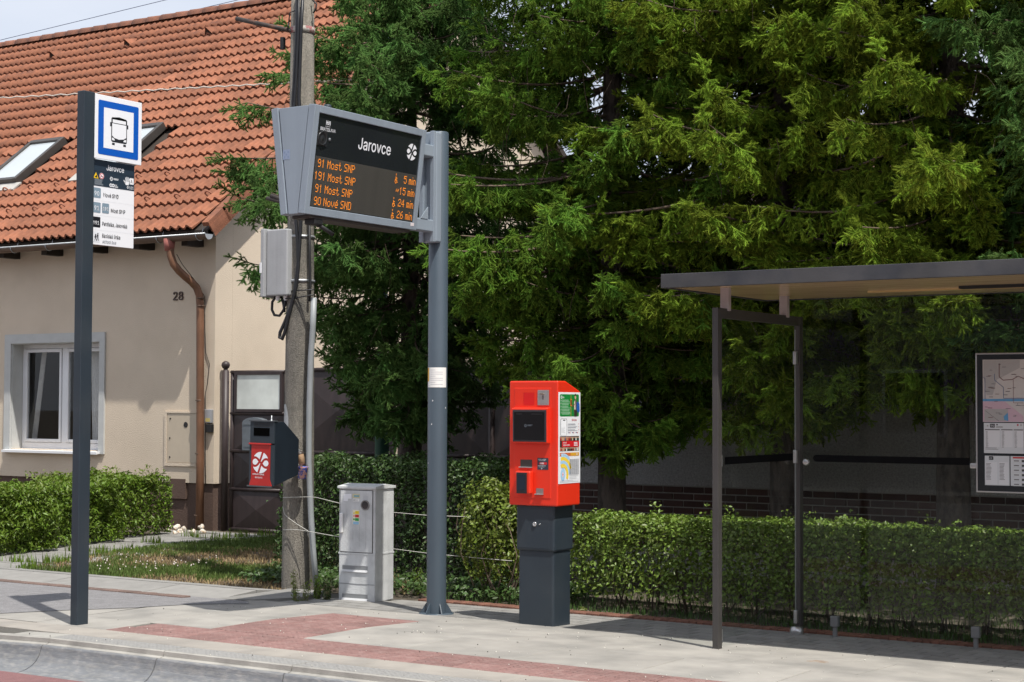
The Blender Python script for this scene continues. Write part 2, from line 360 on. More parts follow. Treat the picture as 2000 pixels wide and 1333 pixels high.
# small pavers towards the hedge
pm = MB(); pm.box(.003, .197, .003, .197, -.05, -.003).box(.006, .194, .006, .194, -.004, 0)
PM = pm.mesh('paver', M_paver)
tilt = Matrix.Rotation(-math.atan(.04), 4, 'X')
pl = []
for j in range(5):
    for k in range(33):
        y = 11.283+.2*j; xx = -9.75+.2*k+(.1 if j % 2 else 0)
        if j > 3 and xx < -9.3: continue
        pl.append(((xx, y, gz(y)+.002*RNG.random()), tilt))
copies('paver', PM, pav, pl)
g_r = at_g(1598, 1293); rr9 = random.Random(8)
MB().add([(g_r.x+(.07+.03*rr9.random())*math.cos(k*math.pi/9), g_r.y+(.05+.02*rr9.random())*math.sin(k*math.pi/9), gz(g_r.y)+.0012) for k in range(18)], [tuple(range(18))]).build('rust_stain', pmat('rust_stain', (.25, .185, .135), .9, .2, 30, col2=(.285, .26, .23), c2scale=22, c2lo=.4, c2hi=.6), pav)
# clinker edging along the back
edg = tag(bed(-9.0, 8, [12.285, 12.44], -.03, 'brick_edging', M_joint), kind='structure')
BM_ = MB().box(.002, .063, 0, .13, -.06, 0).mesh('edging_brick', M_brickd, .004, 1)
copies('edging_brick', BM_, edg, [((-8.98+.065*k, 12.29+.004*RNG.random(), gz(12.3)+.012+.006*RNG.random()), Matrix.Rotation(rad(RNG.normal(0, 1.5)), 4, 'Z')) for k in range(95)])
# kerb of precast stones: studded top, low upright, ledge, hollow face down to the road
kerb = tag(MB().box(-60, 60, 8.30, 8.56, -.5, -.24).build('kerb', M_joint), kind='structure')
up_ = [(8.555, -.01), (8.55, 0), (8.345, 0), (8.333, -.005), (8.328, -.036), (8.296, -.044), (8.296, -.25), (8.555, -.25)]
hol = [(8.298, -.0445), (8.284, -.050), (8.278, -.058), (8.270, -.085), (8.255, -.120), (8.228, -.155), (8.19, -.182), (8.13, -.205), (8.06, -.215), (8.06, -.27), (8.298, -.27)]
top_ = [(8.549, .0005), (8.36, .0005), (8.36, -.01), (8.549, -.01)]
for a, b in zip([-12.8, -11.6, -10.47]+KX[1:], [-11.6, -10.47]+KX[1:]+[KX[-1]+1.128]):
    k = MB().prism(up_[::-1], a+.004, b-.004, 'x'); h = MB().prism(hol[::-1], a+.005-.02, b-.005-.02, 'x')
    dz = lambda x: -.03*max(0, -9.34-x)/1.13
    for mb in (k, h): mb.v = [(x, y, z+(dz(x) if z > -.2 else 0)) for x, y, z in mb.v]
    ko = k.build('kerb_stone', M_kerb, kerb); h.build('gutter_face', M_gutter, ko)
    if a > -9.5:
        MB().prism(top_[::-1], a+.01, b-.01, 'x').build('studded_top', M_kerbtop, ko)
for o in ():
    pass
# side road (asphalt), its concrete edge and clinker drain row
rv = [(8.5, -10.85), (9.06, -10.72), (9.5, -10.45), (9.95, -10.1), (10.0, -10.09), (10.5, -10.02), (10.9, -9.75), (11.06, -9.9)]
vs = []; fs = []
for i, (y, xr) in enumerate(rv):
    vs += [(-60, y, gz(y)+.004), (xr, y, gz(y)+.004)]
    if i: fs.append((2*i-2, 2*i-1, 2*i+1, 2*i))
tag(MB().add(vs, fs).build('side_road', M_asph), kind='structure')
db = MB().box(.003, .097, 0, .11, -.06, 0).mesh('drain_brick', pmat('drain_clinker', (.15, .10, .083), .85, .2, 30, .3, 90, rnd=.2), .004, 1)
drain = tag(bed(-16, -10.4, [10.86, 10.99], -.02, 'brick_drain', M_joint), kind='structure')
copies('drain_brick', db, drain, [((-15.2+.1*k, 10.87, gz(10.9)+.012+.004*RNG.random()), None) for k in range(47)])
ce = tag(bed(-30, -9.9, [11.0, 12.1], -.03, 'concrete_edge', M_joint), kind='structure')
xs2 = [-30, -26, -22, -18, -16.2, -14.2, -12.6, -11.25, -10.3]
for a, b in zip(xs2, xs2[1:]):
    for (y0, y1, l0, l1) in ((11.0, 11.62, -.02, .045), (11.63, 12.06, .048, .02)):
        q = MB(); q.add([(a+.006, y0, gz(y0)+l0-.1), (b-.006, y0, gz(y0)+l0-.1), (b-.006, y1, gz(y1)+l1-.1), (a+.006, y1, gz(y1)+l1-.1), (a+.006, y0, gz(y0)+l0), (b-.006, y0, gz(y0)+l0), (b-.006, y1, gz(y1)+l1), (a+.006, y1, gz(y1)+l1)],
                        [(0, 3, 2, 1), (4, 5, 6, 7), (0, 1, 5, 4), (1, 2, 6, 5), (2, 3, 7, 6), (3, 0, 4, 7)])
        q.build('edge_slab', M_paver, ce)
MB().prism([(-10.28, 11.05), (-9.95, 11.2), (-9.72, 11.6), (-9.9, 12.1), (-10.28, 12.06)], gz(12)-.1, gz(11.5)+.02, 'z').build('edge_slab', M_paver, ce)
# paved strip between the left hedge and the grass
strip = tag(MB().add([(-16.0, 12.08, -.094), (-13.9, 12.08, -.094), (-14.9, 17.3, -.094), (-16.6, 17.3, -.094)], [(0, 1, 2, 3)]).build('garden_path', M_joint), kind='structure')
PP = MB().box(.004, .296, .004, .146, -.05, .012).mesh('path_paver', M_paver, .004, 1)
pl = []
for j in range(34):
    y = 12.1+.15*j
    x0 = -13.95-(y-12.1)*.19
    for k in range(6):
        xx = x0-.3*(k+1)+(.15 if j % 2 else 0)
        if RNG.random() < .06: continue
        pl.append(((xx, y, -.097+.006*RNG.random()), Matrix.Rotation(rad(RNG.normal(0, 1.2)), 4, 'Z')))
copies('path_paver', PP, strip, pl)
# ================================================================== HOUSE with the tiled roof (left)
M_render = pmat('cream_render', (.64, .54, .425), .9, .06, 1.5, .4, 75, col2=(.58, .485, .375), c2scale=1.1, c2lo=.5, c2hi=.75)
M_plinth = pmat('brown_plinth', (.10, .062, .047), .85, .12, 4, .4, 60)
M_tile = pmat('clay_tile', (.262, .101, .054), .88, .20, 11, .3, 90, rnd=.22, col2=(.155, .066, .043), c2scale=4, c2lo=.5, c2hi=.75)
M_white = pmat('white_plastic', (.74, .75, .77), .4, .03, 5)
M_surround = pmat('window_surround', (.50, .51, .50), .8, .06, 8, .2, 90)
M_metal = pmat('zinc', (.42, .44, .46), .45, .15, 7, .0, 50, metal=.55)
M_gutb = pmat('gutter_brown', (.13, .085, .06), .55, .2, 5, metal=.2)
M_pipe = pmat('downpipe_copper_brown', (.20, .098, .055), .5, .25, 3, .1, 40, metal=.25, streak=.25)
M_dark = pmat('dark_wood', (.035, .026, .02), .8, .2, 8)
M_black = pmat('black_matt', (.012, .012, .013), .6)
VX = .28
HY, HX, ZB = 17.4, -16.24, -.09            # facade plane, gable plane, ground
EY, EZ, RT, RY = 17.0, 4.096, .80, 23.12  # eave line, roof slope, ridge line
RZ = EZ+(RY-EY)*RT; BY = 28.4
house = thing('house', (HX-5, HY+3, ZB), 'cream rendered house with orange tiled roof and skylights behind the bus stop', 'house')
wz = EZ+(HY-EY)*RT-.05
# walls with window opening built as slabs round it
wx0, wx1, wz0, wz1 = -20.42, -18.50, .98, 2.58    # opening
m = MB(); L = -40
m.box(L, wx0, HY, HY+.35, .56, wz).box(wx1, HX, HY, HY+.35, .56, wz).box(wx0, wx1, HY, HY+.35, .56, wz0).box(wx0, wx1, HY, HY+.35, wz1, wz)
m.build('wall', M_render, house)
pent = [(HY+.352, .56), (BY, .56), (BY, wz), (RY, RZ-.28), (HY+.352, wz)]
gw = MB().prism(pent[::-1], HX-.35, HX, 'x').build('wall', M_render, house)
MB().box(L, HX-.36, BY-.3, BY-.01, .56, wz).build('wall', M_render, house)
m = MB().box(L, HX-.03, HY+.03, HY+.33, ZB-.1, .558); m.build('plinth', M_plinth, house)
MB().box(HX-.36, HX-.031, HY+.335, BY, ZB-.1, .558).build('plinth', M_plinth, house)
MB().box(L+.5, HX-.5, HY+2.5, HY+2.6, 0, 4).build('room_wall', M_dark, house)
# window
win = part('window', house)
m = MB(); s = .14
m.box(wx0-s, wx0, HY-.03, HY+.02, wz0-.05, wz1+s).box(wx1, wx1+s*.8, HY-.03, HY+.02, wz0-.05, wz1+s).box(wx0, wx1, HY-.03, HY+.02, wz1, wz1+s)
m.build('surround', M_surround, win)
MB().box(wx0, wx0+.012, HY, HY+.2, wz0, wz1).box(wx1-.012, wx1, HY, HY+.2, wz0, wz1).box(wx0+.012, wx1-.012, HY, HY+.2, wz1-.012, wz1).build('reveal', M_surround, win)
fy0, fy1 = HY+.20, HY+.26; m = MB(); fw = .065
X0, X1 = wx0+.012, wx1-.012; XM = (X0+X1)/2-.02
m.box(X0, X0+fw, fy0, fy1, wz0, wz1).box(X1-fw, X1, fy0, fy1, wz0, wz1).box(X0+fw, X1-fw, fy0, fy1, wz1-.012-fw, wz1-.012).box(X0+fw, X1-fw, fy0, fy1, wz0, wz0+fw+.03).box(XM-.05, XM+.05, fy0, fy1, wz0+fw+.03, wz1-.012-fw)
m.build('frame', M_white, win, .006)
m = MB()
for a, b in ((X0+fw, XM-.05), (XM+.05, X1-fw)):
    q = .05; z0, z1 = wz0+fw+.035, wz1-fw-.017
    m.box(a+.006, a+q, fy0-.015, fy1-.02, z0, z1).box(b-q, b-.006, fy0-.015, fy1-.02, z0, z1).box(a+q, b-q, fy0-.015, fy1-.02, z0, z0+q).box(a+q, b-q, fy0-.015, fy1-.02, z1-q, z1)
m.build('sash', M_white, win, .005)
G_win = glass('house_window_glass', (.86, .87, .88), 1.2)
for a, b in ((X0+fw+.055, XM-.10), (XM+.10, X1-fw-.055)): MB().box(a, b, fy0+.01, fy0+.016, wz0+.14, wz1-.12).build('pane', G_win, win)
MB().add([(wx0-.1, HY-.10, wz0-.055), (wx1+.04, HY-.10, wz0-.055), (wx1+.04, HY+.2, wz0-.01), (wx0-.1, HY+.2, wz0-.01), (wx0-.1, HY-.10, wz0-.02), (wx1+.04, HY-.10, wz0-.02), (wx1+.04, HY+.2, wz0+.003), (wx0-.1, HY+.2, wz0+.003)],
         [(0, 3, 2, 1), (4, 5, 6, 7), (0, 1, 5, 4), (1, 2, 6, 5), (2, 3, 7, 6), (3, 0, 4, 7)]).build('sill', M_white, win)
M_curt = pmat('curtain_net', (.80, .78, .73), .9, .1, 20)
def curtain(x0, x1, x0b, x1b, y):
    vs = []; fs = []; n = 24
    for i in range(n+1):
        t = i/n; w = .02*math.sin(t*26)
        vs += [(x0b+(x1b-x0b)*t, y+w, wz0), (x0+(x1-x0)*t, y+w*.6, wz1)]
        if i: fs.append((2*i-2, 2*i, 2*i+1, 2*i-1))
    MB().add(vs, fs, smooth=True).build('curtain', M_curt, win)
curtain(X0+.24, X0+.34, X0+.0, X0+.10, fy1+.12); curtain(X1-.62, X1-.02, X1-.56, X1-.02, fy1+.14); curtain(XM-.1, XM+.2, XM-.12, XM+.14, fy1+.3)
# roof
CS = 1/math.hypot(1, RT)
roof = MB().add([(L, EY+.05, EZ-.02), ((HX+VX), EY+.05, EZ-.02), ((HX+VX), RY, RZ-.06), (L, RY, RZ-.06), (L, 2*RY-EY, EZ-.05), ((HX+VX), 2*RY-EY, EZ-.05),
                 (L, EY+.05, EZ-.14), ((HX+VX), EY+.05, EZ-.14), ((HX+VX), RY, RZ-.22), (L, RY, RZ-.22), (L, 2*RY-EY, EZ-.17), ((HX+VX), 2*RY-EY, EZ-.17)],
                [(0, 1, 2, 3), (3, 2, 5, 4), (6, 9, 8, 7), (9, 10, 11, 8), (0, 6, 7, 1), (1, 7, 8, 2), (2, 8, 11, 5), (4, 5, 11, 10), (0, 3, 9, 6), (3, 4, 10, 9)]).build('roof', M_dark, house)
NR = 22; SL = (RY-EY)/CS; EXP = SL/NR; TW = .300
tp = []
for i in range(13):
    u = i/12; c = math.sin(2*math.pi*(u*2-.25)); tp.append((.004+u*(TW-.011), .020*c+.012*max(c, 0)))
v = []; f = []; nt_ = len(tp)
for (x, h) in tp: v += [(x, -.035, h+.046), (x, EXP+.01, h-.010), (x, -.035, h+.014)]
for i in range(nt_-1):
    f += [(3*i, 3*i+3, 3*i+4, 3*i+1), (3*i+2, 3*i+5, 3*i+3, 3*i)]
f += [(0, 1, 2), (3*(nt_-1), 3*(nt_-1)+2, 3*(nt_-1)+1)]
TM = MB().add(v, f).mesh('roof_tile', M_tile)
slope = Matrix.Rotation(math.atan(RT), 4, 'X')
sky_rects = []   # (x0,x1,row distance up the slope s0,s1)
def on_roof(px, py):
    d = sight(px, py); n = Vector((0, -RT, 1)); p0 = Vector((0, EY, EZ+.04)); t = n.dot(p0-CAM)/n.dot(d); P = CAM+d*t; return P.x, (P.y-EY)/CS
SKY = []
for (tl, tr, bl) in (((58, 284), (133, 275), (-60, 378)), ((258, 254), (325, 248), (122, 361))):
    a = on_roof(*tl); b = on_roof(*tr); c = on_roof(*bl)
    SKY.append((min(a[0], c[0])+.0, b[0], c[1]+.0, (a[1]+b[1])/2))
SKY = [(b-.82, b, t-1.32, t) for (a, b, c, t) in SKY]
tiles = []
for r in range(NR):
    for k in range(1, 84):
        x = (HX+VX)-.02-TW*(k+1); s = r*EXP
        if x < -40: break
        if any(a-.16 < x+TW/2 < b+.16 and c-.12 < s+EXP*.5 < d+.12 for a, b, c, d in SKY): continue
        loc = Vector((x, EY+(s)*CS, EZ+s*RT*CS+.01)); tiles.append((loc, (loc-CAM).length, x))
# largest = nearest that stand in view
def inview(p):
    d = p-CAM; z = d.dot(_F); return -30 < 1000+FPX*d.dot(_R)/z < 690 and 666.5-FPX*d.dot(_U)/z > -30
vis = sorted([t for t in tiles if inview(t[0])], key=lambda t: t[1])[:300]; vs_ = set(id(t) for t in vis)
for t in vis:
    link('roof_tile', TM, roof, t[0]+Vector((0, 0, RNG.normal(0, .002))), slope @ Matrix.Rotation(rad(RNG.normal(0, .5)), 4, 'Z'))
rest = [t for t in tiles if id(t) not in vs_]
bv = np.array([tuple(slope @ Vector(q)) for q in v]); nv = len(bv)
tv = np.concatenate([bv+np.array(t[0]) for t in rest]); bf = []
tri = []
for q in f:
    if len(q) == 4: tri += [(q[0], q[1], q[2]), (q[0], q[2], q[3])]
    else: tri.append(q)
tri = np.array(tri); tf = np.concatenate([tri+nv*i for i in range(len(rest))])
tag(link('roof_tiling', fast_mesh('roof_tiling', tv, tf, M_tile), roof), kind='stuff')
# ridge tiles, verge tiles
rd = MB(); 
prof = [(-.13, -.02), (-.10, .05), (-.05, .095), (0, .11), (.05, .095), (.10, .05), (.13, -.02)]
vv = []; ff = []
for (dx, sc) in ((0, 1.06), (.40, .94)):
    for y, z in prof: vv.append((dx, y*sc, z*sc))
for i in range(6): ff.append((i, i+1, 8+i, 7+i))
vv += [(0, y*.98, z*.98-.012) for y, z in prof]; b0 = 14
for i in range(6): ff.append((b0+i, b0+i+1, i+1, i))
RM = MB().add(vv, ff, smooth=True).mesh('ridge_tile', M_tile)
copies('ridge_tile', RM, roof, [(((HX+VX)-.37*(k+1), RY, RZ+.02), None) for k in range(40)])
vt = MB().box(0, .12, -.02, EXP+.03, .0, .062).box(.10, .125, -.02, EXP+.03, -.17, .001).mesh('verge_tile', M_tile)
copies('verge_tile', vt, roof, [(((HX+VX)-.125, EY+r*EXP*CS, EZ+r*EXP*RT*CS+.03+.004*(r % 2)), slope) for r in range(NR)])
half = MB().add([(x, y, z) for x, y, z in v], f).mesh('roof_tile_edge', M_tile)
# snow nibs and ridge vents
NB = MB().tube([(.06*math.cos(math.pi*i/8), 0, .058*math.sin(math.pi*i/8)-.01) for i in range(9)], .013, 5).mesh('snow_guard', pmat('guard_clay', (.30, .12, .07), .8))
pl = []
for r in (2, 4):
    for k in range(1, 26, 2):
        x = (HX+VX)-TW*(k+1+(.5 if r == 4 else 0))-.05; s = r*EXP+.12
        if any(a-.1 < x < b+.1 and c-.1 < s < d+.1 for a, b, c, d in SKY): continue
        pl.append(((x, EY+s*CS-.02, EZ+s*RT*CS+.045), slope))
copies('snow_guard', NB, roof, pl)
VN = MB().add([(-.10, -.02, 0), (.10, -.02, 0), (0, -.02, .16), (0, .3, 0), (-.07, -.021, .01), (.07, -.021, .01), (0, -.021, .12)], [(0, 2, 3), (1, 3, 2), (0, 1, 3)]).mesh('roof_vent', M_tile)
vd = MB().add([(-.07, -.022, .005), (.07, -.022, .005), (0, -.022, .11)], [(0, 1, 2)]).mesh('vent_mouth', M_black)
for (px, py) in ((105, 109), (251, 86), (409, 63)):
    x, s = on_roof(px, py+4); loc = (x, EY+s*CS, EZ+s*RT*CS+.04); vo = link('roof_vent', VN, roof, loc, slope); link('vent_mouth', vd, roof, loc, slope)
# skylights
M_sky = pmat('skylight_metal', (.09, .082, .075), .45, .1, 9, metal=.5); G_sky = pmat('skylight_glass', (.46, .50, .52), .06, spec=.9, var=.08, vscale=.8)
M_lead = pmat('lead_apron', (.42, .41, .38), .6, .15, 12)
for (a, b, c, d) in SKY:
    sk = part('skylight', house)
    T = Matrix.Translation((0, EY, EZ)) @ slope
    MB().box(a, a+.07, c, d, .0, .13, T).box(b-.07, b, c, d, .0, .13, T).box(a+.07, b-.07, c, c+.08, .0, .125, T).box(a+.07, b-.07, d-.10, d, .0, .135, T).build('frame', M_sky, sk, .008)
    MB().box(a+.071, b-.071, c+.081, d-.101, .06, .10, T).build('pane', G_sky, sk)
    MB().box(a-.10, b+.10, c-.22, c-.002, .03, .055, T).build('apron', M_lead, sk)
# gutter: half round with brackets, downpipe with offset bend
gp = []
gc = (EY-.055, EZ-.10); gr_ = .075
for i in range(11):
    a = math.pi+math.pi*i/10; gp.append((gc[0]+gr_*math.cos(a), gc[1]+gr_*math.sin(a)))
inn = [(gc[0]+(y-gc[0])*.94, gc[1]+(z-gc[1])*.94) for y, z in gp][::-1]
gut = MB().prism((gp+inn)[::-1], L, HX+VX+.01, 'x').build('gutter', M_gutb, house)
MB().tube([(L, EY-.13, EZ-.098), (HX+VX+.01, EY-.13, EZ-.098)], .012, 8).build('gutter_bead', M_metal, gut)
MB().prism(gp[::-1], HX+VX+.011, HX+VX+.016, 'x').build('gutter_end', M_metal, gut)
for k in range(9):
    x = HX+VX-.16-.75*k; MB().tube([(x, EY+.02, EZ+.0), (x, EY+.0, EZ-.06)]+[(x, gc[0]+.081*math.cos(math.pi*2-math.pi*i/6), gc[1]+.081*math.sin(math.pi*2-math.pi*i/6)) for i in range(7)], .007, 5).build('gutter_bracket', M_metal, gut)
for k in range(12): MB().box(HX-.35-.95*k, HX-.23-.95*k, EY+.08, HY+.1, EZ-.22+.0, EZ-.10).build('rafter_end', M_dark, house)
MB().box(HX+VX-.10, HX+VX-.01, EY+.05, RY, -.12, -.02, Matrix.Translation((0, 0, 0)) @ Matrix(((1, 0, 0, 0), (0, 1, 0, 0), (0, RT, 1, EZ-EY*RT-.02), (0, 0, 0, 1)))).build('barge_board', M_dark, house)
dx = at_y(390, 800, HY-.09).x
dpt = at_y(332, 470, EY-.05).x
dq = [(331, 462, 0), (332, 484, 0), (333.5, 500, 0), (339, 516, .06), (350, 530, .25), (362, 541, .5), (374, 551, .75), (384, 562, .92), (389.5, 577, 1), (391, 600, 1), (391, 700, 1), (391, 900, 1), (390, 1034, 1)]
p = [tuple(at_y(x, y, EY-.055+(HY-.09-EY+.055)*t)) for x, y, t in dq]; dx = p[-3][0]; dpt = p[0][0]
dp = MB().tube(p, [.06]+[.054]*11+[.058], 14).build('downpipe', M_pipe, house)
MB().tube([(dpt, EY-.055, EZ-.13), (dpt, EY-.055, EZ-.30)], [.085, .066], 14).build('outlet', pmat('red_lead', (.30, .10, .08), .6, .1, 9), dp)
for z in (at_y(391, 583, HY-.09).z, at_y(391, 598, HY-.09).z, 1.72, .98, .12): MB().tube([(dx, HY-.09, z-.008), (dx, HY-.09, z+.008)], .061, 14).build('clamp', M_gutb, dp)
MB().tube([tuple(at_y(x, y, HY-t)) for x, y, t in ((345, 497, .3), (356, 517, .2), (378, 545, .05), (400, 580, .02), (400, 640, .012), (402, 690, .012), (409, 712, .012), (405, 750, .012), (401, 770, .012), (401, 900, .012), (402, 950, .012))], .005, 5).build('cable', M_black, house)
# house number, meter door, bell
pr = Print(at_y(339, 588, HY), (1, 0, 0), (0, 0, 1)); 
vs, fs = text_polys('28', .195, .005)
n0 = at_y(338, 587, HY); nm = bpy.data.meshes.new('house_number'); k = len(vs)
pts = [(n0.x+x*1.05, HY-.018, n0.z+y) for x, y in vs]
bmn = bmesh.new(); bv_ = [bmn.verts.new(q) for q in pts]
for q in fs: bmn.faces.new([bv_[i] for i in q])
ex = bmesh.ops.extrude_face_region(bmn, geom=bmn.faces[:]); bmesh.ops.translate(bmn, verts=[e for e in ex['geom'] if isinstance(e, bmesh.types.BMVert)], vec=(0, .016, 0)); bmesh.ops.recalc_face_normals(bmn, faces=bmn.faces); bmn.to_mesh(nm); bmn.free()
nm.materials.append(pmat('cast_number', (.06, .03, .02), .5, .2, 30)); link('house_number', nm, house)
a, b = at_y(328, 808, HY), at_y(384, 905, HY)
mb = MB().box(a.x, b.x, HY-.012, HY-.001, b.z, a.z).build('meter_door', pmat('cream_steel', (.52, .44, .34), .55, .05, 6), house, .003)
MB().box(a.x-.05, a.x-.004, HY-.02, HY-.001, b.z-.05, a.z+.03).box(a.x-.004, b.x, HY-.02, HY-.001, a.z+.005, a.z+.03).box(a.x-.004, b.x+.0, HY-.02, HY-.001, b.z-.05, b.z-.004).build('door_rim', M_render, mb)
c = at_y(364, 830, HY); MB().tube([(c.x, HY-.016, c.z), (c.x, HY-.011, c.z)], .04, 16).build('peephole', M_black, mb)
for q in ((334, 818), (333, 856), (333, 893)):
    c = at_y(*q, HY); MB().tube([(c.x, HY-.02, c.z), (c.x, HY-.012, c.z)], .012, 8).build('lock', M_black, mb)
a, b = at_y(332, 935, HY), at_y(362, 975, HY); MB().box(a.x, b.x, HY-.006, HY+.028, b.z, a.z).build('hatch', M_plinth, house)
a, b = at_y(404, 800, HY), at_y(417, 827, HY); it = MB().box(a.x, b.x, HY-.05, HY-.001, b.z, a.z).build('intercom', pmat('alu_grey', (.42, .43, .45), .4, metal=.4), house, .008)
MB().box(a.x+.025, b.x-.02, HY-.053, HY-.05, b.z+.02, b.z+.07).build('name_plate', ink(190, 175, 110), it)
a, b = at_y(407, 829, HY), at_y(418, 845, HY); MB().box(a.x, b.x, HY-.06, HY-.001, b.z, a.z).build('keypad', M_black, house, .006)

# ------------------------------------------------------------------ gate of pressed steel panels
M_gate = pmat('gate_brown', (.038, .025, .025), .5, .15, 5, .05, 90, streak=.25)
GY = 17.52
gate = thing('gate', (-13.2, GY, ZB), 'dark brown steel gate with pyramid pressed panels beside the house', 'gate')
def panel(x0, x1, z0, z1, parent=gate, h=.045):
    cx, cz = (x0+x1)/2, (z0+z1)/2
    MB().add([(x0, GY, z0), (x1, GY, z0), (x1, GY, z1), (x0, GY, z1), (cx, GY-h, cz)], [(0, 1, 4), (1, 2, 4), (2, 3, 4), (3, 0, 4)]).build('panel', M_gate, parent)
def bar(x0, x1, z, r=.025): MB().tube([(x0, GY-.01, z), (x1, GY-.01, z)], r, 10).build('rail', M_gate, gate)
def gpost(x, z1, r=.045, ball=False):
    o = MB().tube([(x, GY, ZB), (x, GY, z1)], r, 14).build('post', M_gate, gate)
    if ball: MB().lathe([(.045, 0), (.03, .01), (.028, .02), (.05, .04), (.062, .075), (.05, .11), (.02, .13), (0, .135)], (x, GY, z1)).build('ball_finial', M_gate, o)
gx = [at_y(440, 800, GY).x, at_y(452, 800, GY).x, at_y(557, 800, GY).x, at_y(770, 800, GY).x, at_y(782, 800, GY).x, at_y(960, 800, GY).x, at_y(1120, 800, GY).x]
zt = at_y(700, 720, GY).z
gpost(gx[0], at_y(440, 724, GY).z, .05, True); gpost(gx[1]+.02, zt-.02, .03); gpost(gx[2]+.03, zt, .03); gpost(gx[3], zt-.02, .024); gpost(gx[4], zt-.02, .024); gpost(gx[5], zt, .04)
zr = [at_y(500, y, GY).z for y in (1036, 957, 882, 808, 727)]
for z in zr: bar(gx[1], gx[2], z)
for a, b in zip(zr, zr[1:-1]): panel(gx[1]+.03, gx[2], a, b)
wf = part('glazed_light', gate)
a, b = gx[1]+.09, gx[2]-.02
MB().box(a, b, GY-.05, GY+.01, zr[3]+.02, zr[3]+.06).box(a, b, GY-.05, GY+.01, zr[4]-.04, zr[4]).box(a, a+.04, GY-.05, GY+.01, zr[3]+.06, zr[4]-.04).box(b-.04, b, GY-.05, GY+.01, zr[3]+.06, zr[4]-.04).build('frame', M_gate, wf)
MB().box(a+.04, b-.04, GY-.035, GY-.025, zr[3]+.06, zr[4]-.04).build('pane', pmat('pale_pane', (.66, .69, .65), .18, .22, 2.5, spec=.6), wf)  # opaque pane in pale grey-green, brightness varied by noise
zr2 = [at_y(650, y, GY).z for y in (1040, 885, 722)]
for (x0, x1) in ((gx[2]+.06, gx[3]-.02), (gx[4]+.02, gx[5]-.02), (gx[5]+.02, gx[6]+1.0)):
    for z in zr2: bar(x0, x1, z, .027)
    panel(x0, x1, zr2[0], zr2[1], h=.05); panel(x0, x1, zr2[1], zr2[2], h=.06)
# letter box on the gate
a, b = at_y(481, 880, GY-.06), at_y(520, 826, GY-.06)
mbx = thing('mailbox', ((a.x+b.x)/2, GY-.1, a.z), 'grey metal letterbox with arched top hanging on the brown gate behind the litter bin', 'mailbox')
M_mail = pmat('mail_grey', (.16, .18, .20), .5, .2, 9, metal=.4)
arch = [(a.x, a.z), (b.x+.05, a.z), (b.x+.05, b.z)]+[((a.x+b.x+.05)/2+(b.x+.05-a.x)/2*math.cos(math.pi*i/8), b.z+.07*math.sin(math.pi*i/8)) for i in range(9)]+[(a.x, b.z)]
MB().prism(arch, GY-.15, GY-.047, 'y').build('box', M_mail, mbx, .006)
MB().box(a.x+.02, b.x+.03, GY-.158, GY-.151, b.z-.03, b.z-.015).box(a.x+.03, b.x+.02, GY-.156, GY-.151, a.z+.05, b.z-.06).build('flap', M_mail, mbx)

# ------------------------------------------------------------------ grey house behind the spruces
M_pebble = pmat('grey_pebbledash', (.52, .51, .51), .95, .2, 40, .8, 60, col2=(.41, .40, .40), c2scale=60)
M_mortar = pmat('mortar', (.42, .40, .375), .9, .1, 20)
M_brk = pmat('dark_facing_brick', (.085, .038, .029), .7, .15, 20, .15, 60, rnd=.35)
NY = 15.9; NX0 = -9.65
h2 = thing('grey_house', (NX0+6, NY+4, ZB), 'grey pebbledash house with dark brick base behind the spruces', 'house')
pz = .83
MB().box(NX0, 12, NY, NY+.3, pz, 3.7).box(NX0, NX0+.3, NY+.3, NY+9, pz, 3.7).box(NX0+.3, 12, NY+8.7, NY+9, pz, 3.7).build('wall', M_pebble, h2)
pln = MB().box(NX0+.02, 12, NY+.02, NY+.28, ZB-.1, pz-.002).box(NX0+.02, NX0+.28, NY+.281, NY+8.9, ZB-.1, pz-.002).build('plinth', M_mortar, h2)
bk = MB().box(.005, .235, -.012, .03, .005, .066).mesh('brick', M_brk, .003, 1)
pl = []
for r in range(9):
    z = pz-.006-.0735*(r+1)
    for k in range(33):
        x = NX0+.03+.2435*k+(.122 if r % 2 else 0)
        pl.append(((x, NY+.02, z), None))
copies('brick', bk, pln, pl)
MB().add([(NX0-.4, NY-.45, 3.62), (13, NY-.45, 3.62), (13, NY+4.5, 5.0), (NX0+2.5, NY+4.5, 5.0), (NX0-.4, NY+9.4, 3.62), (13, NY+9.4, 3.62)], [(0, 1, 2, 3), (3, 2, 5, 4), (0, 3, 4)]).build('roof', pmat('brown_roof', (.16, .075, .055), .8, .2, 9, .3, 30), h2)

# ------------------------------------------------------------------ house across the street (mirrored in the shelter glass)
op = thing('terrace_house', (2, -15, -.1), 'plain grey house across the street mirrored in the shelter glass', 'house')
M_op = pmat('opposite_render', (.30, .29, .28), .9, .1, 2)
MB().box(-30, 30, -20, -12, -.1, 5.6).build('wall', M_op, op)
MB().prism([(-11.4, 5.6), (-20.6, 5.6), (-16, 9.4)][::-1], -30.5, 30.5, 'x').build('roof', pmat('opposite_roof', (.16, .07, .05), .8, .1, 3), op)
gw2 = pmat('opposite_glass', (.03, .04, .05), .08)
for k in range(9):
    x = -26+6.2*k; wo = MB().box(x, x+1.5, -12.0, -11.96, 1.0, 2.5).build('window', M_white, op); MB().box(x+.08, x+1.42, -11.96, -11.95, 1.08, 2.42).build('pane', gw2, wo)
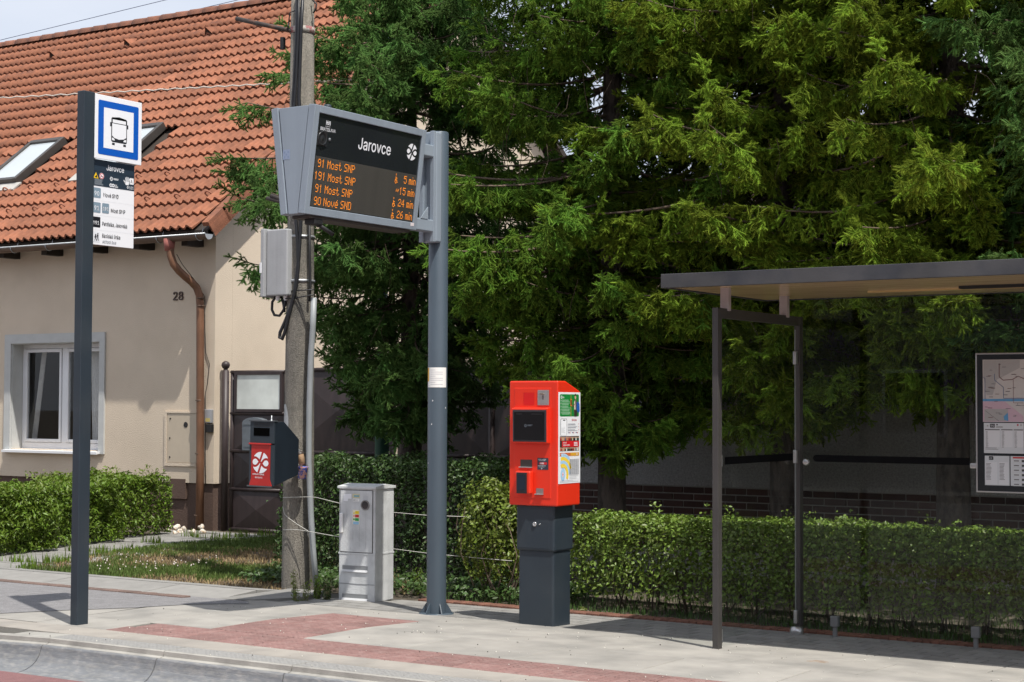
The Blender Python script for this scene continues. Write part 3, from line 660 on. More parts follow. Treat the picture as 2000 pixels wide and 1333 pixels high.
# ================================================================== STREET FURNITURE
M_anth = pmat('anthracite_powdercoat', (.026, .037, .049), .45, .10, 3, .06, 260, spec=.36, col2=(.034, .044, .054), c2scale=2)
M_pole = pmat('pole_blue_grey', (.062, .085, .108), .38, .06, 3, .04, 200, spec=.5)
M_hous = pmat('display_housing', (.255, .30, .35), .42, .05, 3, .03, 200, streak=.07)
WH, NAVY = ink(232, 234, 238), ink(38, 52, 66)
X_, Y_, Z_ = Vector((1, 0, 0)), Vector((0, 1, 0)), Vector((0, 0, 1))

# ---- bus stop flag post
sx0, sx1, sy0, sy1 = -9.765, -9.69, 8.91, 9.025
stop = thing('bus_stop_post', ((sx0+sx1)/2, (sy0+sy1)/2, 0), 'tall dark grey post carrying the white and blue bus stop sign', 'stop sign')
MB().box(sx0, sx1, sy0, sy1, -.05, 4.07).build('post', M_anth, stop, .006, 2)
sg = MB().box(-9.703, -9.694, 9.027, 9.522, 3.565, 4.063).build('sign_plate', WH, stop, .002, 1)
P = Print((-9.694, 9.027, 3.565), Y_, Z_); BL = ink(0, 84, 180); BK = ink(34, 36, 42)
def V(v): return .498-v
P.rect(.034, V(.462), .458, V(.041), BL, 1, .014); P.rect(.090, V(.408), .404, V(.094), WH, 2)
P.rect(.168, V(.352), .334, V(.158), BK, 3, .016); P.poly([(.17, V(.175)), (.19, V(.158)), (.25, V(.15)), (.312, V(.158)), (.332, V(.175))], BK, 3)
P.rect(.181, V(.20), .321, V(.174), WH, 4, .003)
P.poly([(.176, V(.206)), (.326, V(.206)), (.326, V(.302)), (.30, V(.318)), (.25, V(.326)), (.20, V(.318)), (.176, V(.302))], WH, 4)
P.poly([(.176, V(.338)), (.176, V(.318)), (.195, V(.322)), (.205, V(.332)), (.205, V(.338))], WH, 4); P.poly([(.326, V(.338)), (.326, V(.318)), (.307, V(.322)), (.297, V(.332)), (.297, V(.338))], WH, 4)
P.rect(.155, V(.232), .170, V(.200), BK, 3); P.rect(.332, V(.232), .347, V(.200), BK, 3); P.rect(.178, V(.375), .206, V(.358), BK, 3); P.rect(.296, V(.375), .324, V(.358), BK, 3)
P.build('bus_pictogram', sg)
ip = MB().box(-9.728, -9.720, 9.0, 9.474, 2.90, 3.563).build('timetable_plate', WH, stop, .002, 1)
P = Print((-9.720, 9.025, 2.90), Y_, Z_)
def V(v): return .663-v
GB, TX, GR = ink(125, 145, 160), ink(22, 24, 30), ink(205, 208, 212)
P.rect(-.02, V(.207), .447, V(.002), NAVY, 1); P.rect(-.02, V(.094), .447, V(.092), ink(24, 36, 48), 2)
P.text('Jarovce', .15, V(.075), .070, WH, 2, .0006, sx=.86)
YE = ink(235, 195, 30); RD = ink(200, 40, 45)
P.poly([(.015, V(.15)), (.07, V(.15)), (.042, V(.103))], YE, 2); P.poly([(.03, V(.14)), (.058, V(.146)), (.05, V(.122))], BK, 3)
P.disc(.102, V(.127), .024, WH, 2); P.disc(.102, V(.127), .022, RD, 3); P.disc(.102, V(.127), .017, WH, 4); P.line([(.09, V(.117)), (.114, V(.137))], .005, RD, 5); P.rect(.092, V(.132), .112, V(.128), BK, 5)
P.lines(.03, .12, V(.156), 7, .0065, .0028, ink(150, 158, 166), 2, 3)
P.logo(.203, V(.137), .016, WH, 2); P.lines(.225, .29, V(.130), 2, .008, .004, WH, 2, 5)
P.disc(.198, V(.187), .014, WH, 2); P.disc(.222, V(.187), .014, WH, 2); P.disc(.198, V(.187), .006, NAVY, 3); P.disc(.222, V(.187), .006, NAVY, 3); P.text('BSK', .235, V(.188), .018, WH, 2); P.lines(.237, .285, V(.191), 2, .006, .003, WH, 2, 6)
hx, hy = .372, V(.155)
P.poly([(hx-.016, hy-.012), (hx+.014, hy-.012), (hx+.02, hy+.01), (hx+.018, hy+.02), (hx-.018, hy+.02), (hx-.03, hy+.006)], WH, 2)
for i, (dx_, l, an) in enumerate(((-.014, .03, 100), (-.004, .036, 92), (.006, .034, 85), (.015, .026, 76))):
    t = rad(an); P.line([(hx+dx_, hy+.016), (hx+dx_+l*math.cos(t), hy+.016+l*math.sin(t))], .0075, WH, 2)
P.line([(hx-.022, hy), (hx-.038, hy+.024)], .009, WH, 2)
P.rect(.397, V(.158), .440, V(.108), WH, 2, .004); P.text('A', .405, V(.148), .045, BK, 3, .0005, sx=.85); P.text('101', .392, V(.196), .036, WH, 2, .0004, sx=.85)
P.poly([(.366, V(.184)), (.378, V(.171)), (.390, V(.184)), (.378, V(.197))], WH, 2); P.poly([(.372, V(.184)), (.378, V(.178)), (.384, V(.184)), (.378, V(.190))], NAVY, 3)
for v in (.318, .4325, .547): P.rect(-.02, V(v+.001), .447, V(v), GR, 1)
P.rect(.01, V(.30), .096, V(.222), GB, 1, .008); P.text('90', .028, V(.282), .056, WH, 2, .0006, sx=.9)
P.text('Nové SND', .120, V(.285), .050, TX, 2, .0002, sx=.82)
P.rect(.01, V(.415), .096, V(.335), GB, 1, .008); P.text('91', .028, V(.396), .056, WH, 2, .0006, sx=.9)
P.rect(.111, V(.412), .183, V(.335), GB, 1, .008); P.text('191', .117, V(.392), .048, WH, 2, .0006, sx=.80)
P.text('Most SNP', .200, V(.399), .050, TX, 2, .0002, sx=.82)
P.rect(.01, V(.528), .095, V(.447), ink(20, 22, 28), 1, .008); P.text('N91', .018, V(.508), .048, WH, 2, .0006, sx=.82)
P.text('Petržalka, Jasovská', .113, V(.509), .048, TX, 2, .0002, sx=.72)
P.rect(.012, V(.642), .093, V(.562), ink(222, 226, 232), 1, .008)
for q in (.048, .070):
    k = 1 if q > .06 else .85; bb = V(.632)
    P.disc(q, bb+.055*k, .0055, BK, 3, 10); P.poly([(q-.006, bb+.025*k), (q+.006, bb+.025*k), (q+.006, bb+.048*k), (q-.006, bb+.048*k)], BK, 3); P.line([(q-.002, bb+.028*k), (q-.010, bb)], .005, BK, 3); P.line([(q+.002, bb+.028*k), (q+.009, bb)], .005, BK, 3); P.line([(q-.006, bb+.045*k), (q-.014, bb+.026*k)], .004, BK, 3)
P.text('školská linka', .113, V(.602), .049, TX, 2, .0002, sx=.80); P.text('school bus', .117, V(.645), .042, ink(110, 116, 124), 2, 0, sx=.82, shear=.22)
P.build('timetable_print', ip)

# ---- departure display on its pole
pxc, pyc = -8.135, 11.40; pz0 = gz(pyc)
disp = thing('departure_display', (pxc, pyc, pz0), 'grey pole with hanging double sided departure display headed Jarovce', 'display')
ztop = at_y(858, 259, pyc).z
pole = MB().lathe([(.0815, 0), (.0815, ztop-pz0-.01), (.075, ztop-pz0), (0, ztop-pz0+.001)], (pxc, pyc, pz0), 32).build('pole', M_pole, disp)
for k in range(6):
    a = rad(25+60*k); Mx = Matrix.Translation((pxc, pyc, pz0)) @ Matrix.Rotation(a, 4, 'Z')
    MB().prism([(.075, 0), (.135, 0), (.135, .012), (.085, .09), (.075, .09)], -.004, .004, 'y', Mx).build('base_fin', M_pole, pole)
MB().lathe([(.145, 0), (.145, .012), (.08, .0125)], (pxc, pyc, pz0-.004), 24).build('base_plate', M_pole, disp)
# bracket profile
MB().box(pxc-.075, pxc+.075, pyc-.145, pyc-.06, 3.02, ztop-.015).build('bracket', M_hous, disp, .012, 2)
MB().box(pxc-.075, pxc-.035, pyc-.175, pyc-.146, 3.02, ztop-.015).box(pxc+.035, pxc+.075, pyc-.175, pyc-.146, 3.02, ztop-.015).build('bracket_flange', M_hous, disp, .004)
D0, D1, DZ0, DZ1 = 9.53, 10.93, 3.085, 3.89; tw, bw = .215, .115
for z in (3.10, 3.72):
    MB().box(pxc-.03, pxc+.07, D1, pyc-.15, z, z+.10).build('arm', M_hous, disp, .008)
MB().prism([(D1+.12, 3.2), (D1+.22, 3.2), (D1+.22, 3.30)], pxc+.066, pxc+.074, 'x').build('gusset', M_hous, disp)
# housing: V section, gap lines on the end
c = [(pxc-tw, DZ1), (pxc-tw+.012, DZ1+.008), (pxc+tw-.012, DZ1+.008), (pxc+tw, DZ1), (pxc+bw, DZ0), (pxc-bw, DZ0)]
th = math.atan((tw-bw)/(DZ1-DZ0))
MB().prism([(pxc-tw+.072, DZ1+.0), (pxc+tw-.072, DZ1+.0), (pxc+bw-.072, DZ0+.004), (pxc-bw+.072, DZ0+.004)][::-1], D0+.006, D1-.006, 'y').build('housing', M_hous, disp, .003)
M_seam = pmat('seam_black', (.01, .011, .013), .6)
MB().prism([(pxc-tw+.02, DZ1-.01), (pxc+tw-.02, DZ1-.01), (pxc+bw-.01, DZ0+.01), (pxc-bw+.01, DZ0+.01)][::-1], D0+.02, D1-.02, 'y').build('inner_case', M_seam, disp)
def face_frame(sgn):
    # local frame: u along the face, v down the face, w outward
    top = Vector((pxc+sgn*tw, D0 if sgn > 0 else D1, DZ1)); u = Vector((0, 1 if sgn > 0 else -1, 0)); dn = (Vector((pxc+sgn*bw, 0, DZ0))-Vector((pxc+sgn*tw, 0, DZ1))).normalized()
    w = u.cross(-dn) ; return top, u, dn, w
FL = math.hypot(tw-bw, DZ1-DZ0); FW = D1-D0
for sgn in (1, -1):
    top, u, dn, w = face_frame(sgn)
    Mx = Matrix(((u.x, dn.x, w.x, top.x), (u.y, dn.y, w.y, top.y), (u.z, dn.z, w.z, top.z), (0, 0, 0, 1)))
    m = MB(); t0 = -.062
    m.box(0, .058, 0, FL, t0, 0, Mx).box(FW-.05, FW, 0, FL, t0, 0, Mx).box(.058, FW-.05, 0, .055, t0, 0, Mx).box(.058, FW-.05, FL-.058, FL, t0, 0, Mx)
    fr = m.build('screen_frame', M_hous, disp, .004)
    sc_ = MB().box(.058, FW-.05, .055, FL-.058, -.03, -.012, Mx).build('screen', pmat('screen_glass', (.016, .019, .022), .14, spec=.55, var=.1, vscale=2), disp)
    if sgn > 0:
        ledm = pmat('led_matrix', (.045, .043, .038), .5, .25, 1.2, stretch=(1, 9, .3))
        Pp = Print(top+w*(-.012), u, -dn, .0007, .001)
        def V(v): return -v
        Pp.rect(.075, V(.748), FW-.06, V(.372), ledm, 1)
        grille = pmat('led_grille', (.095, .09, .078), .6)
        for i in range(62): Pp.rect(.075, V(.376+.006*i+.0022), FW-.06, V(.376+.006*i), grille, 2)
        Pp.text('Jarovce', .555, V(.258), .145, WH, 2, .002, sx=.93)
        Pp.logo(1.243, V(.197), .066, WH, 2)
        Pp.text('BRATISLAVA', .095, V(.178), .040, WH, 2, .0006, sx=.86)
        for q in (.155, .170, .186, .2): Pp.rect(q, V(.132), q+.006, V(.100), WH, 2)
        Pp.rect(.155, V(.117), .206, V(.111), WH, 2); Pp.rect(.172, V(.128), .190, V(.122), WH, 2)
        for q in range(4): Pp.rect(.153+.015*q, V(.145), .160+.015*q, V(.140), WH, 2)
        Pp.build('display_print', sc_)
        LED = emit('led_amber', (1, .29, .012), .8)
        FONT = {'9': ['01110', '10001', '10001', '01111', '00001', '00001', '01110'], '1': ['00100', '01100', '00100', '00100', '00100', '00100', '00100'], '0': ['01110', '10001', '10001', '10001', '10001', '10001', '01110'],
                '5': ['11111', '10000', '11110', '00001', '00001', '10001', '01110'], '2': ['01110', '10001', '00001', '00110', '01000', '10000', '11111'], '4': ['00010', '00110', '01010', '10010', '11111', '00010', '00010'],
                '6': ['00110', '01000', '10000', '11110', '10001', '10001', '01110'], 'M': ['10001', '11011', '10101', '10101', '10001', '10001', '10001'], 'o': ['00000', '00000', '01110', '10001', '10001', '10001', '01110'],
                's': ['00000', '00000', '01111', '10000', '01110', '00001', '11110'], 't': ['01000', '01000', '11100', '01000', '01000', '01001', '00110'], 'S': ['01111', '10000', '10000', '01110', '00001', '00001', '11110'],
                'N': ['10001', '11001', '10101', '10101', '10011', '10001', '10001'], 'P': ['11110', '10001', '10001', '11110', '10000', '10000', '10000'], 'D': ['11110', '10001', '10001', '10001', '10001', '10001', '11110'],
                'v': ['00000', '00000', '10001', '10001', '10001', '01010', '00100'], 'é': ['00010', '00100', '01110', '10001', '11111', '10000', '01110'], 'm': ['00000', '00000', '11110', '10101', '10101', '10101', '10101'],
                'i': ['1', '0', '1', '1', '1', '1', '1'], 'n': ['0000', '0000', '1110', '1001', '1001', '1001', '1001'], '~': ['00000', '00000', '01001', '10101', '10010', '00000', '00000'], ' ': ['00', '00', '00', '00', '00', '00', '00'],
                '&': ['01000', '01000', '00000', '01000', '01110', '01000', '11110', '10010', '10011', '01100']}
        def led_width(s): return sum(len(FONT[ch][0])+1 for ch in s)*.0075-.0075
        def led(s, u0, v0, name):
            Pl = Print(top+w*(-.012), u, -dn, .0007, .0032); xx = u0
            for ch in s:
                g = FONT[ch]; dv = .0088 if ch != '&' else .0078
                for r_, row in enumerate(g):
                    for c_, bit in enumerate(row):
                        if bit == '1': Pl.rect(xx+c_*.0075, V(v0+r_*dv+.0060), xx+c_*.0075+.0050, V(v0+r_*dv), LED, 1)
                xx += (len(g[0])+1)*.0075
            Pl.build(name, sc_)
        for i, (a, b, ic) in enumerate((('91 Most SNP', '5 min', 1), ('191 Most SNP', '~15 min', 0), ('91 Most SNP', '24 min', 1), ('90 Nové SND', '26 min', 1))):
            v0 = .392+.094*i
            led(a, .105 if i != 1 else .082, v0, 'led_line'); led(b, 1.335-led_width(b), v0+.004, 'led_time')
            if ic: led('&', 1.06, v0-.002, 'led_wheelchair')
        sp = Pp2 = Mx @ Vector((.125, .238, -.012))
        spk = MB().box(.068, .182, .183, .293, -.013, -.006, Mx).build('speaker', M_black, disp, .003)
        rot = Mx.to_3x3().to_4x4(); 
        MB().lathe([(.0, .004), (.02, .003), (.042, -.004), (.046, .006), (.05, .006), (.052, 0)], (0, 0, 0), 24, Matrix.Translation(Mx @ Vector((.125, .238, -.006))) @ rot).build('speaker_cone', pmat('speaker_rubber', (.02, .022, .025), .35), spk)
        MB().lathe([(.012, 0), (.012, .004), (0, .005)], (0, 0, 0), 12, Matrix.Translation(Mx @ Vector((.215, .235, -.011))) @ rot).build('light_sensor', pmat('sensor', (.2, .22, .24), .3), disp)
        MB().box(FW-.085, FW-.04, FL-.055, FL-.03, .0, .001, Mx).build('sticker', ink(225, 215, 215), disp)
MB().box(pxc-bw+.03, pxc+bw-.03, D0+.1, D1-.05, DZ0-.02, DZ0+.001).build('cable_tray', pmat('tray_brown', (.06, .05, .045), .6), disp)
MB().box(pxc+.0, pxc+.10, D0+.14, D0+.24, DZ0-.065, DZ0-.02).build('cable_gland', M_black, disp, .006)
MB().tube([(pxc+.06, D0+.2, DZ0-.05), (pxc+.1, D0+.26, DZ0-.09), (pxc+.13, D0+.32, DZ0-.13)], .016, 8).build('cable_stub', M_black, disp)
MB().lathe([(.03, 0), (.03, .03), (.024, .04), (0, .041)], (pxc+.1, D0+.28, DZ1+.008), 14).build('antenna', M_anth, disp)
Pp = Print((pxc-.10, D0+.0055, 3.50), X_, Z_); M_st = ink(120, 136, 165)
Pp.rect(0, 0, .07, .075, ink(140, 154, 178), 0)
for q in range(3):
    for r_ in range(3):
        if (q+r_) % 2 == 0: Pp.rect(.012+.017*q, .012+.018*r_, .024+.017*q, .026+.018*r_, M_st, 1)
Pp.build('faded_sticker', disp)
# paper notice wrapped round the pole
zc0, zc1 = at_y(855, 757, pyc-.08).z, at_y(855, 718, pyc-.08).z
vs = []; fs = []
for i in range(13):
    a = rad(-128+11*i); q = (pxc+.083*math.cos(a), pyc+.083*math.sin(a)); vs += [(*q, zc0), (*q, zc1)]
    if i: fs.append((2*i-2, 2*i, 2*i+1, 2*i-1))
nt = MB().add(vs, fs, smooth=True).build('paper_notice', ink(236, 236, 232), disp)
vs = []; fs = []
for i in range(3):
    a = rad(-130+9*i); q = (pxc+.0836*math.cos(a), pyc+.0836*math.sin(a)); vs += [(*q, zc0+.05), (*q, zc1-.003)]
    if i: fs.append((2*i-2, 2*i, 2*i+1, 2*i-1))
MB().add(vs, fs).build('yellow_strip', ink(226, 176, 60), nt)
for j in range(8):
    vs = []; fs = []
    for i in range(8 if j % 3 else 4):
        a = rad(-100+11*i); q = (pxc+.0836*math.cos(a), pyc+.0836*math.sin(a)); z = zc1-.02-j*.017; vs += [(*q, z-.003), (*q, z)]
        if i: fs.append((2*i-2, 2*i, 2*i+1, 2*i-1))
    MB().add(vs, fs).build('printed_line', ink(170, 172, 178), nt)

for (px, py) in ((848, 783), (863, 797), (846, 829), (838, 905)):
    c_ = at_y(px, py, pyc-.06); dv_ = Vector((c_.x-pxc, 0, 0)); a_ = -math.acos(max(-1, min(1, dv_.x/.0825))) if True else 0
    m_ = Matrix.Translation((pxc+.082*math.cos(a_), pyc+.082*math.sin(a_), c_.z)) @ Matrix.Rotation(a_, 4, 'Z')
    MB().add([(0, -.005, -.006), (0, .004, -.005), (0, .005, .004), (0, 0, .007), (0, -.004, .004)], [(0, 1, 2, 3, 4)], m_).build('paint_chip', ink(220, 222, 222), pole)
# ---- ticket machine
M_red = pmat('ticket_red', (.74, .032, .010), .36, .03, 3, .02, 200, coat=.1)
mx0, mx1, my0, my1 = -7.268, -6.818, 11.165, 11.51; mg = gz(11.3)
tm = thing('ticket_machine', ((mx0+mx1)/2, 11.33, mg), 'bright red ticket machine on a dark grey pillar', 'ticket machine')
cx = (mx0+mx1)/2
MB().box(cx-.163, cx+.163, my0+.045, my0+.31, mg-.02, .545).build('pillar', M_anth, tm, .02, 3)
cu_ = MB().box(cx-.176, cx+.176, my0+.03, my0+.325, .53, .90).build('pillar_box', M_anth, tm, .018, 3)
MB().box(cx-.155, cx+.13, my0+.0285, my0+.031, .555, .865).build('hatch', M_anth, cu_, .0012, 1)
MB().lathe([(.019, 0), (.019, .006), (.014, .011), (.008, .011), (.008, .007), (0, .007)], (0, 0, 0), 20, Matrix.Translation((cx+.0, my0+.029, .742)) @ Matrix.Rotation(rad(90), 4, 'X')).build('lock', pmat('chrome', (.6, .6, .6), .22, metal=.9), cu_)
MB().lathe([(.006, 0), (.006, .004), (0, .004)], (0, 0, 0), 10, Matrix.Translation((cx+.045, my0+.029, .742)) @ Matrix.Rotation(rad(90), 4, 'X')).build('pin', MATS['chrome'], cu_)
rz0, rz1 = .888, 1.866
bodyp = [(my0, rz0), (my1, rz0), (my1, rz1-.078), (my0+.125, rz1), (my0, rz1)]
MB().prism(bodyp[::-1], mx0, mx1, 'x').build('cabinet', M_red, tm, .012, 3)
dr = MB().box(mx0+.05, mx1-.06, my0-.004, my0+.01, rz0+.06, rz1-.055).build('door', M_red, tm, .0035, 2)
def MX(x): return mx0+(mx1-mx0)*x
def mz(py): return rz1-(py-744)/(989-744)*(rz1-rz0)
# screen hood
hd = MB().prism([(my0-.002, mz(796)), (my0-.05, mz(798)), (my0-.047, mz(866)), (my0-.002, mz(867))], MX(.115), MX(.855), 'x').build('screen_hood', M_red, tm, .006, 2)
MB().prism([(my0-.0535, mz(801)), (my0-.0505, mz(863.5)), (my0-.045, mz(863.5)), (my0-.048, mz(801))], MX(.145), MX(.835), 'x').build('bezel', pmat('bezel_black', (.03, .03, .035), .4), tm, .003)
scr = MB().prism([(my0-.0555, mz(805)), (my0-.0525, mz(860)), (my0-.050, mz(860)), (my0-.053, mz(805))], MX(.178), MX(.80), 'x').build('touch_screen', pmat('touch_black', (.008, .007, .008), .12, spec=.6), tm)
Pp = Print((MX(.178), my0-.0525, mz(860)), X_, Vector((0, -.003, mz(805)-mz(860))), .0006, .0006)
sg_ = ink(96, 104, 112); Pp.logo(.108, .112, .012, sg_, 1); Pp.lines(.125, .175, .120, 2, .007, .0035, sg_, 1, 1); Pp.lines(.02, .10, .205, 1, .01, .004, ink(44, 42, 44), 1, 2); Pp.lines(.16, .27, .205, 1, .01, .004, ink(44, 42, 44), 1, 3); Pp.build('screen_print', scr)
Pp = Print((mx0, my0-.004, rz0), X_, Z_)
def R(px0, py0, px1, py1, m, l=1): Pp.rect((px0-993)/95*(mx1-mx0), mz(py1)-rz0, (px1-993)/95*(mx1-mx0), mz(py0)-rz0, m, l)
R(1022, 767, 1043, 791, ink(205, 12, 12)); Pp.build('front_print', tm)
MB().box(MX(.60), MX(.83), my0-.010, my0-.0042, mz(792), mz(762)).build('coin_plate', pmat('brushed_steel', (.52, .51, .50), .35, metal=.8, var=.1, vscale=30), tm, .002)
MB().box(MX(.705), MX(.72), my0-.0115, my0-.0101, mz(781), mz(772)).build('coin_slot', M_black, tm)
MB().prism([(MX(.64), mz(770)), (MX(.67), mz(768)), (MX(.72), mz(768)), (MX(.74), mz(770)), (MX(.72), mz(771.2)), (MX(.67), mz(771.2))], my0-.018, my0-.0101, 'y').build('coin_funnel', pmat('funnel', (.2, .16, .13), .5), tm)
# note / ticket trays
for nm_, a, b, t, bo in (('ticket_tray', .245, .485, 899, 915), ('change_tray', .57, .72, 954.5, 967)):
    MB().box(MX(a), MX(b), my0-.006, my0-.0045, mz(bo), mz(t)).build(nm_, pmat('tray_dark', (.10, .085, .08), .25, metal=.5) if a < .4 else pmat('tray_steel', (.36, .30, .29), .3, metal=.6), tm)
    MB().box(MX(a)-.008, MX(b)+.004, my0-.022, my0-.0045, mz(bo), mz(bo-2)).build('tray_lip', MATS['brushed_steel'], tm, .002)
Pp = Print((MX(.595), my0-.0045, mz(918)), X_, Z_)
wd = MX(.82)-MX(.595); ht = mz(895)-mz(918)
Pp.rect(0, 0, wd, ht, ink(52, 56, 68), 0); Pp.text('SERVIS / SERVICE', .008, ht-.016, .014, WH, 2, .0003, sx=.72); Pp.lines(.015, wd-.01, ht-.02, 1, .004, .003, GR, 2); Pp.rect(.015, ht*.44, wd-.012, ht*.64, RD, 1, .004); Pp.lines(.025, wd-.03, ht*.6, 2, .007, .004, WH, 2); Pp.text('ČÍSLO AUTOMATU: 896', .006, ht*.3, .011, WH, 2, .0003, sx=.68); Pp.lines(.015, wd-.02, ht*.24, 1, .004, .002, GR, 2); Pp.logo(wd*.4, ht*.1, .006, WH, 2)
Pp.build('service_label', tm)
# card reader
a, b = MX(.205), MX(.515); rd_ = MB().box(a, b, my0-.055, my0-.004, mz(966), mz(921)).build('reader_shroud', M_red, tm, .012, 3)
MB().box(a+.016, a+.112, my0-.062, my0-.0555, mz(965), mz(924)).build('card_reader', pmat('reader_black', (.018, .02, .024), .3), tm, .005)
MB().box(a+.029, a+.099, my0-.0635, my0-.0621, mz(958), mz(929)).build('reader_screen', pmat('reader_blue', (.014, .022, .038), .15), tm)
# side poster
pos = MB().box(mx1+.0002, mx1+.002, my0+.008, my1-.004, rz0+.175, rz1-.088).build('poster', WH, tm)
pw, ph = my1-.012-my0, rz1-.088-rz0-.175
Pp = Print((mx1+.002, my0+.008, rz0+.175), Y_, Z_, .0004, .0005)
GN = ink(20, 130, 55); def_ = 0
def q(x): return x*pw
def r2(y): return ph*(1-y)
Pp.rect(q(.06), r2(.265), q(.93), r2(.022), GN, 1, .012)
Pp.logo(q(.13), r2(.055), .013, WH, 2); Pp.text('bike', q(.17), r2(.065), .022, WH, 2, .0004, sx=.8)
for i in range(5): Pp.disc(q(.11), r2(.09+.034*i), .004, WH, 2, 8); Pp.lines(q(.15), q(.55), r2(.083+.034*i), 3, .007, .0028, ink(175, 215, 185), 2, i)
Pp.line([(q(.11), r2(.09)), (q(.11), r2(.23))], .0015, WH, 2)
Pp.line([(q(.56), r2(.262)), (q(.56), r2(.03))], .006, ink(190, 140, 50), 2); Pp.rect(q(.53), r2(.15), q(.60), r2(.075), ink(215, 110, 40), 3, .004); Pp.rect(q(.545), r2(.14), q(.585), r2(.085), BK, 4, .003)
Pp.poly([(q(.71), r2(.265)), (q(.69), r2(.20)), (q(.70), r2(.11)), (q(.75), r2(.08)), (q(.82), r2(.085)), (q(.86), r2(.14)), (q(.84), r2(.2)), (q(.84), r2(.265))], ink(90, 75, 60), 3)
Pp.poly([(q(.71), r2(.19)), (q(.70), r2(.11)), (q(.745), r2(.085)), (q(.77), r2(.19))], ink(215, 205, 185), 4); Pp.disc(q(.76), r2(.05), .013, ink(205, 165, 140), 4, 14, .02); Pp.poly([(q(.72), r2(.045)), (q(.73), r2(.02)), (q(.77), r2(.014)), (q(.80), r2(.03)), (q(.79), r2(.05)), (q(.765), r2(.034))], ink(60, 42, 32), 5)
Pp.poly([(q(.82), r2(.11)), (q(.90), r2(.10)), (q(.95), r2(.13)), (q(.96), r2(.21)), (q(.88), r2(.225)), (q(.81), r2(.19))], ink(30, 90, 170), 5); Pp.line([(q(.72), r2(.13)), (q(.60), r2(.16))], .012, ink(100, 82, 66), 5)
Pp.rect(q(.72), r2(.265), q(.83), r2(.20), ink(52, 44, 40), 4)
PHN = ink(70, 74, 90); Pp.rect(q(.09), r2(.475), q(.38), r2(.29), PHN, 1, .01); Pp.rect(q(.105), r2(.475), q(.365), r2(.295), ink(240, 242, 246), 2, .008); Pp.rect(q(.20), r2(.312), q(.30), r2(.302), BK, 3)
Pp.lines(q(.13), q(.30), r2(.39), 5, .009, .003, GR, 3, 8)
Pp.text('SMS lístok', q(.60), r2(.315), .026, ink(190, 45, 60), 2, .0004, sx=.72)
for i in range(3): Pp.lines(q(.42), q(.88), r2(.345+.032*i), 2, .008, .003, ink(150, 155, 165), 2, 20+i); Pp.disc(q(.92), r2(.348+.032*i), .004, RD, 2, 8)
for i in range(3): Pp.rect(q(.44+.17*i), r2(.447), q(.50+.17*i), r2(.440), ink(40, 60, 120), 2); Pp.poly([(q(.51+.17*i), r2(.452)), (q(.55+.17*i), r2(.445)), (q(.51+.17*i), r2(.437))], RD, 2)
rr = random.Random(3)
Pp.rect(q(.06), r2(.645), q(.94), r2(.482), ink(60, 48, 42), 1)
for row, (y0, y1) in enumerate(((.486, .53), (.60, .643))):
    for i in range(16):
        cx_ = q(.07+.054*i); Pp.rect(cx_, r2(y1), cx_+q(.05), r2(y0+.008*rr.random()), ink(*rr.choice([(30, 30, 40), (200, 180, 150), (150, 40, 40), (60, 90, 130), (220, 220, 215), (110, 80, 60), (40, 70, 60), (190, 120, 90)])), 2); Pp.disc(cx_+q(.025), r2(y0+.012), .006, ink(200, 160, 135), 3, 10)
Pp.rect(q(.15), r2(.60), q(.94), r2(.535), ink(205, 28, 35), 3); Pp.text('Let’s spin', q(.2), r2(.56), .020, WH, 4, .0002, sx=.75); Pp.text('Bratislava v pohybe!', q(.2), r2(.587), .021, WH, 4, .0006, sx=.62); Pp.lines(q(.70), q(.88), r2(.55), 3, .011, .006, WH, 4, 9)
Pp.rect(q(.06), r2(.70), q(.94), r2(.663), ink(205, 110, 60), 1); Pp.rect(q(.55), r2(.70), q(.94), r2(.663), ink(215, 160, 50), 2); Pp.text('Tarifný prehľad', q(.09), r2(.687), .017, WH, 3, .0004, sx=.75); Pp.logo(q(.84), r2(.681), .009, WH, 3)
def ring(cx_, cy_, r0, r1, a0, a1, col, l):
    n = 12
    for i in range(n):
        t0, t1 = rad(a0+(a1-a0)*i/n), rad(a0+(a1-a0)*(i+1)/n); Pp.poly([(cx_+r0*math.cos(t0), cy_+r0*math.sin(t0)), (cx_+r1*math.cos(t0), cy_+r1*math.sin(t0)), (cx_+r1*math.cos(t1), cy_+r1*math.sin(t1)), (cx_+r0*math.cos(t1), cy_+r0*math.sin(t1))], col, l)
LB, YL = ink(165, 205, 235), ink(240, 208, 70); cxx, cyy = q(.20), r2(.90)
Pp.disc(cxx, cyy, .034, LB, 2, 18, .052); Pp.disc(cxx, cyy, .014, ink(225, 205, 210), 3, 14, .022); Pp.disc(cxx, cyy, .006, RD, 4, 10)
ring(cxx, cyy, .055, .085, -30, 115, YL, 2); ring(cxx, cyy, .085, .11, 0, 110, LB, 2); ring(cxx, cyy, .11, .138, 20, 105, YL, 2); ring(cxx, cyy, .138, .165, 50, 100, LB, 2)
for i in range(24): Pp.rect(q(.50), r2(.735+.0072*i+.0042), q(.93), r2(.735+.0072*i), ink(196, 198, 202) if i % 2 else ink(150, 152, 158), 2)
for i in range(4): Pp.rect(q(.60+.09*i), r2(.90), q(.615+.09*i), r2(.73), WH, 3)
Pp.lines(q(.5), q(.9), r2(.912), 3, .012, .003, GR, 2, 14); Pp.lines(q(.06), q(.92), r2(.965), 2, .01, .003, GR, 2, 15)
Pp.build('poster_print', pos)

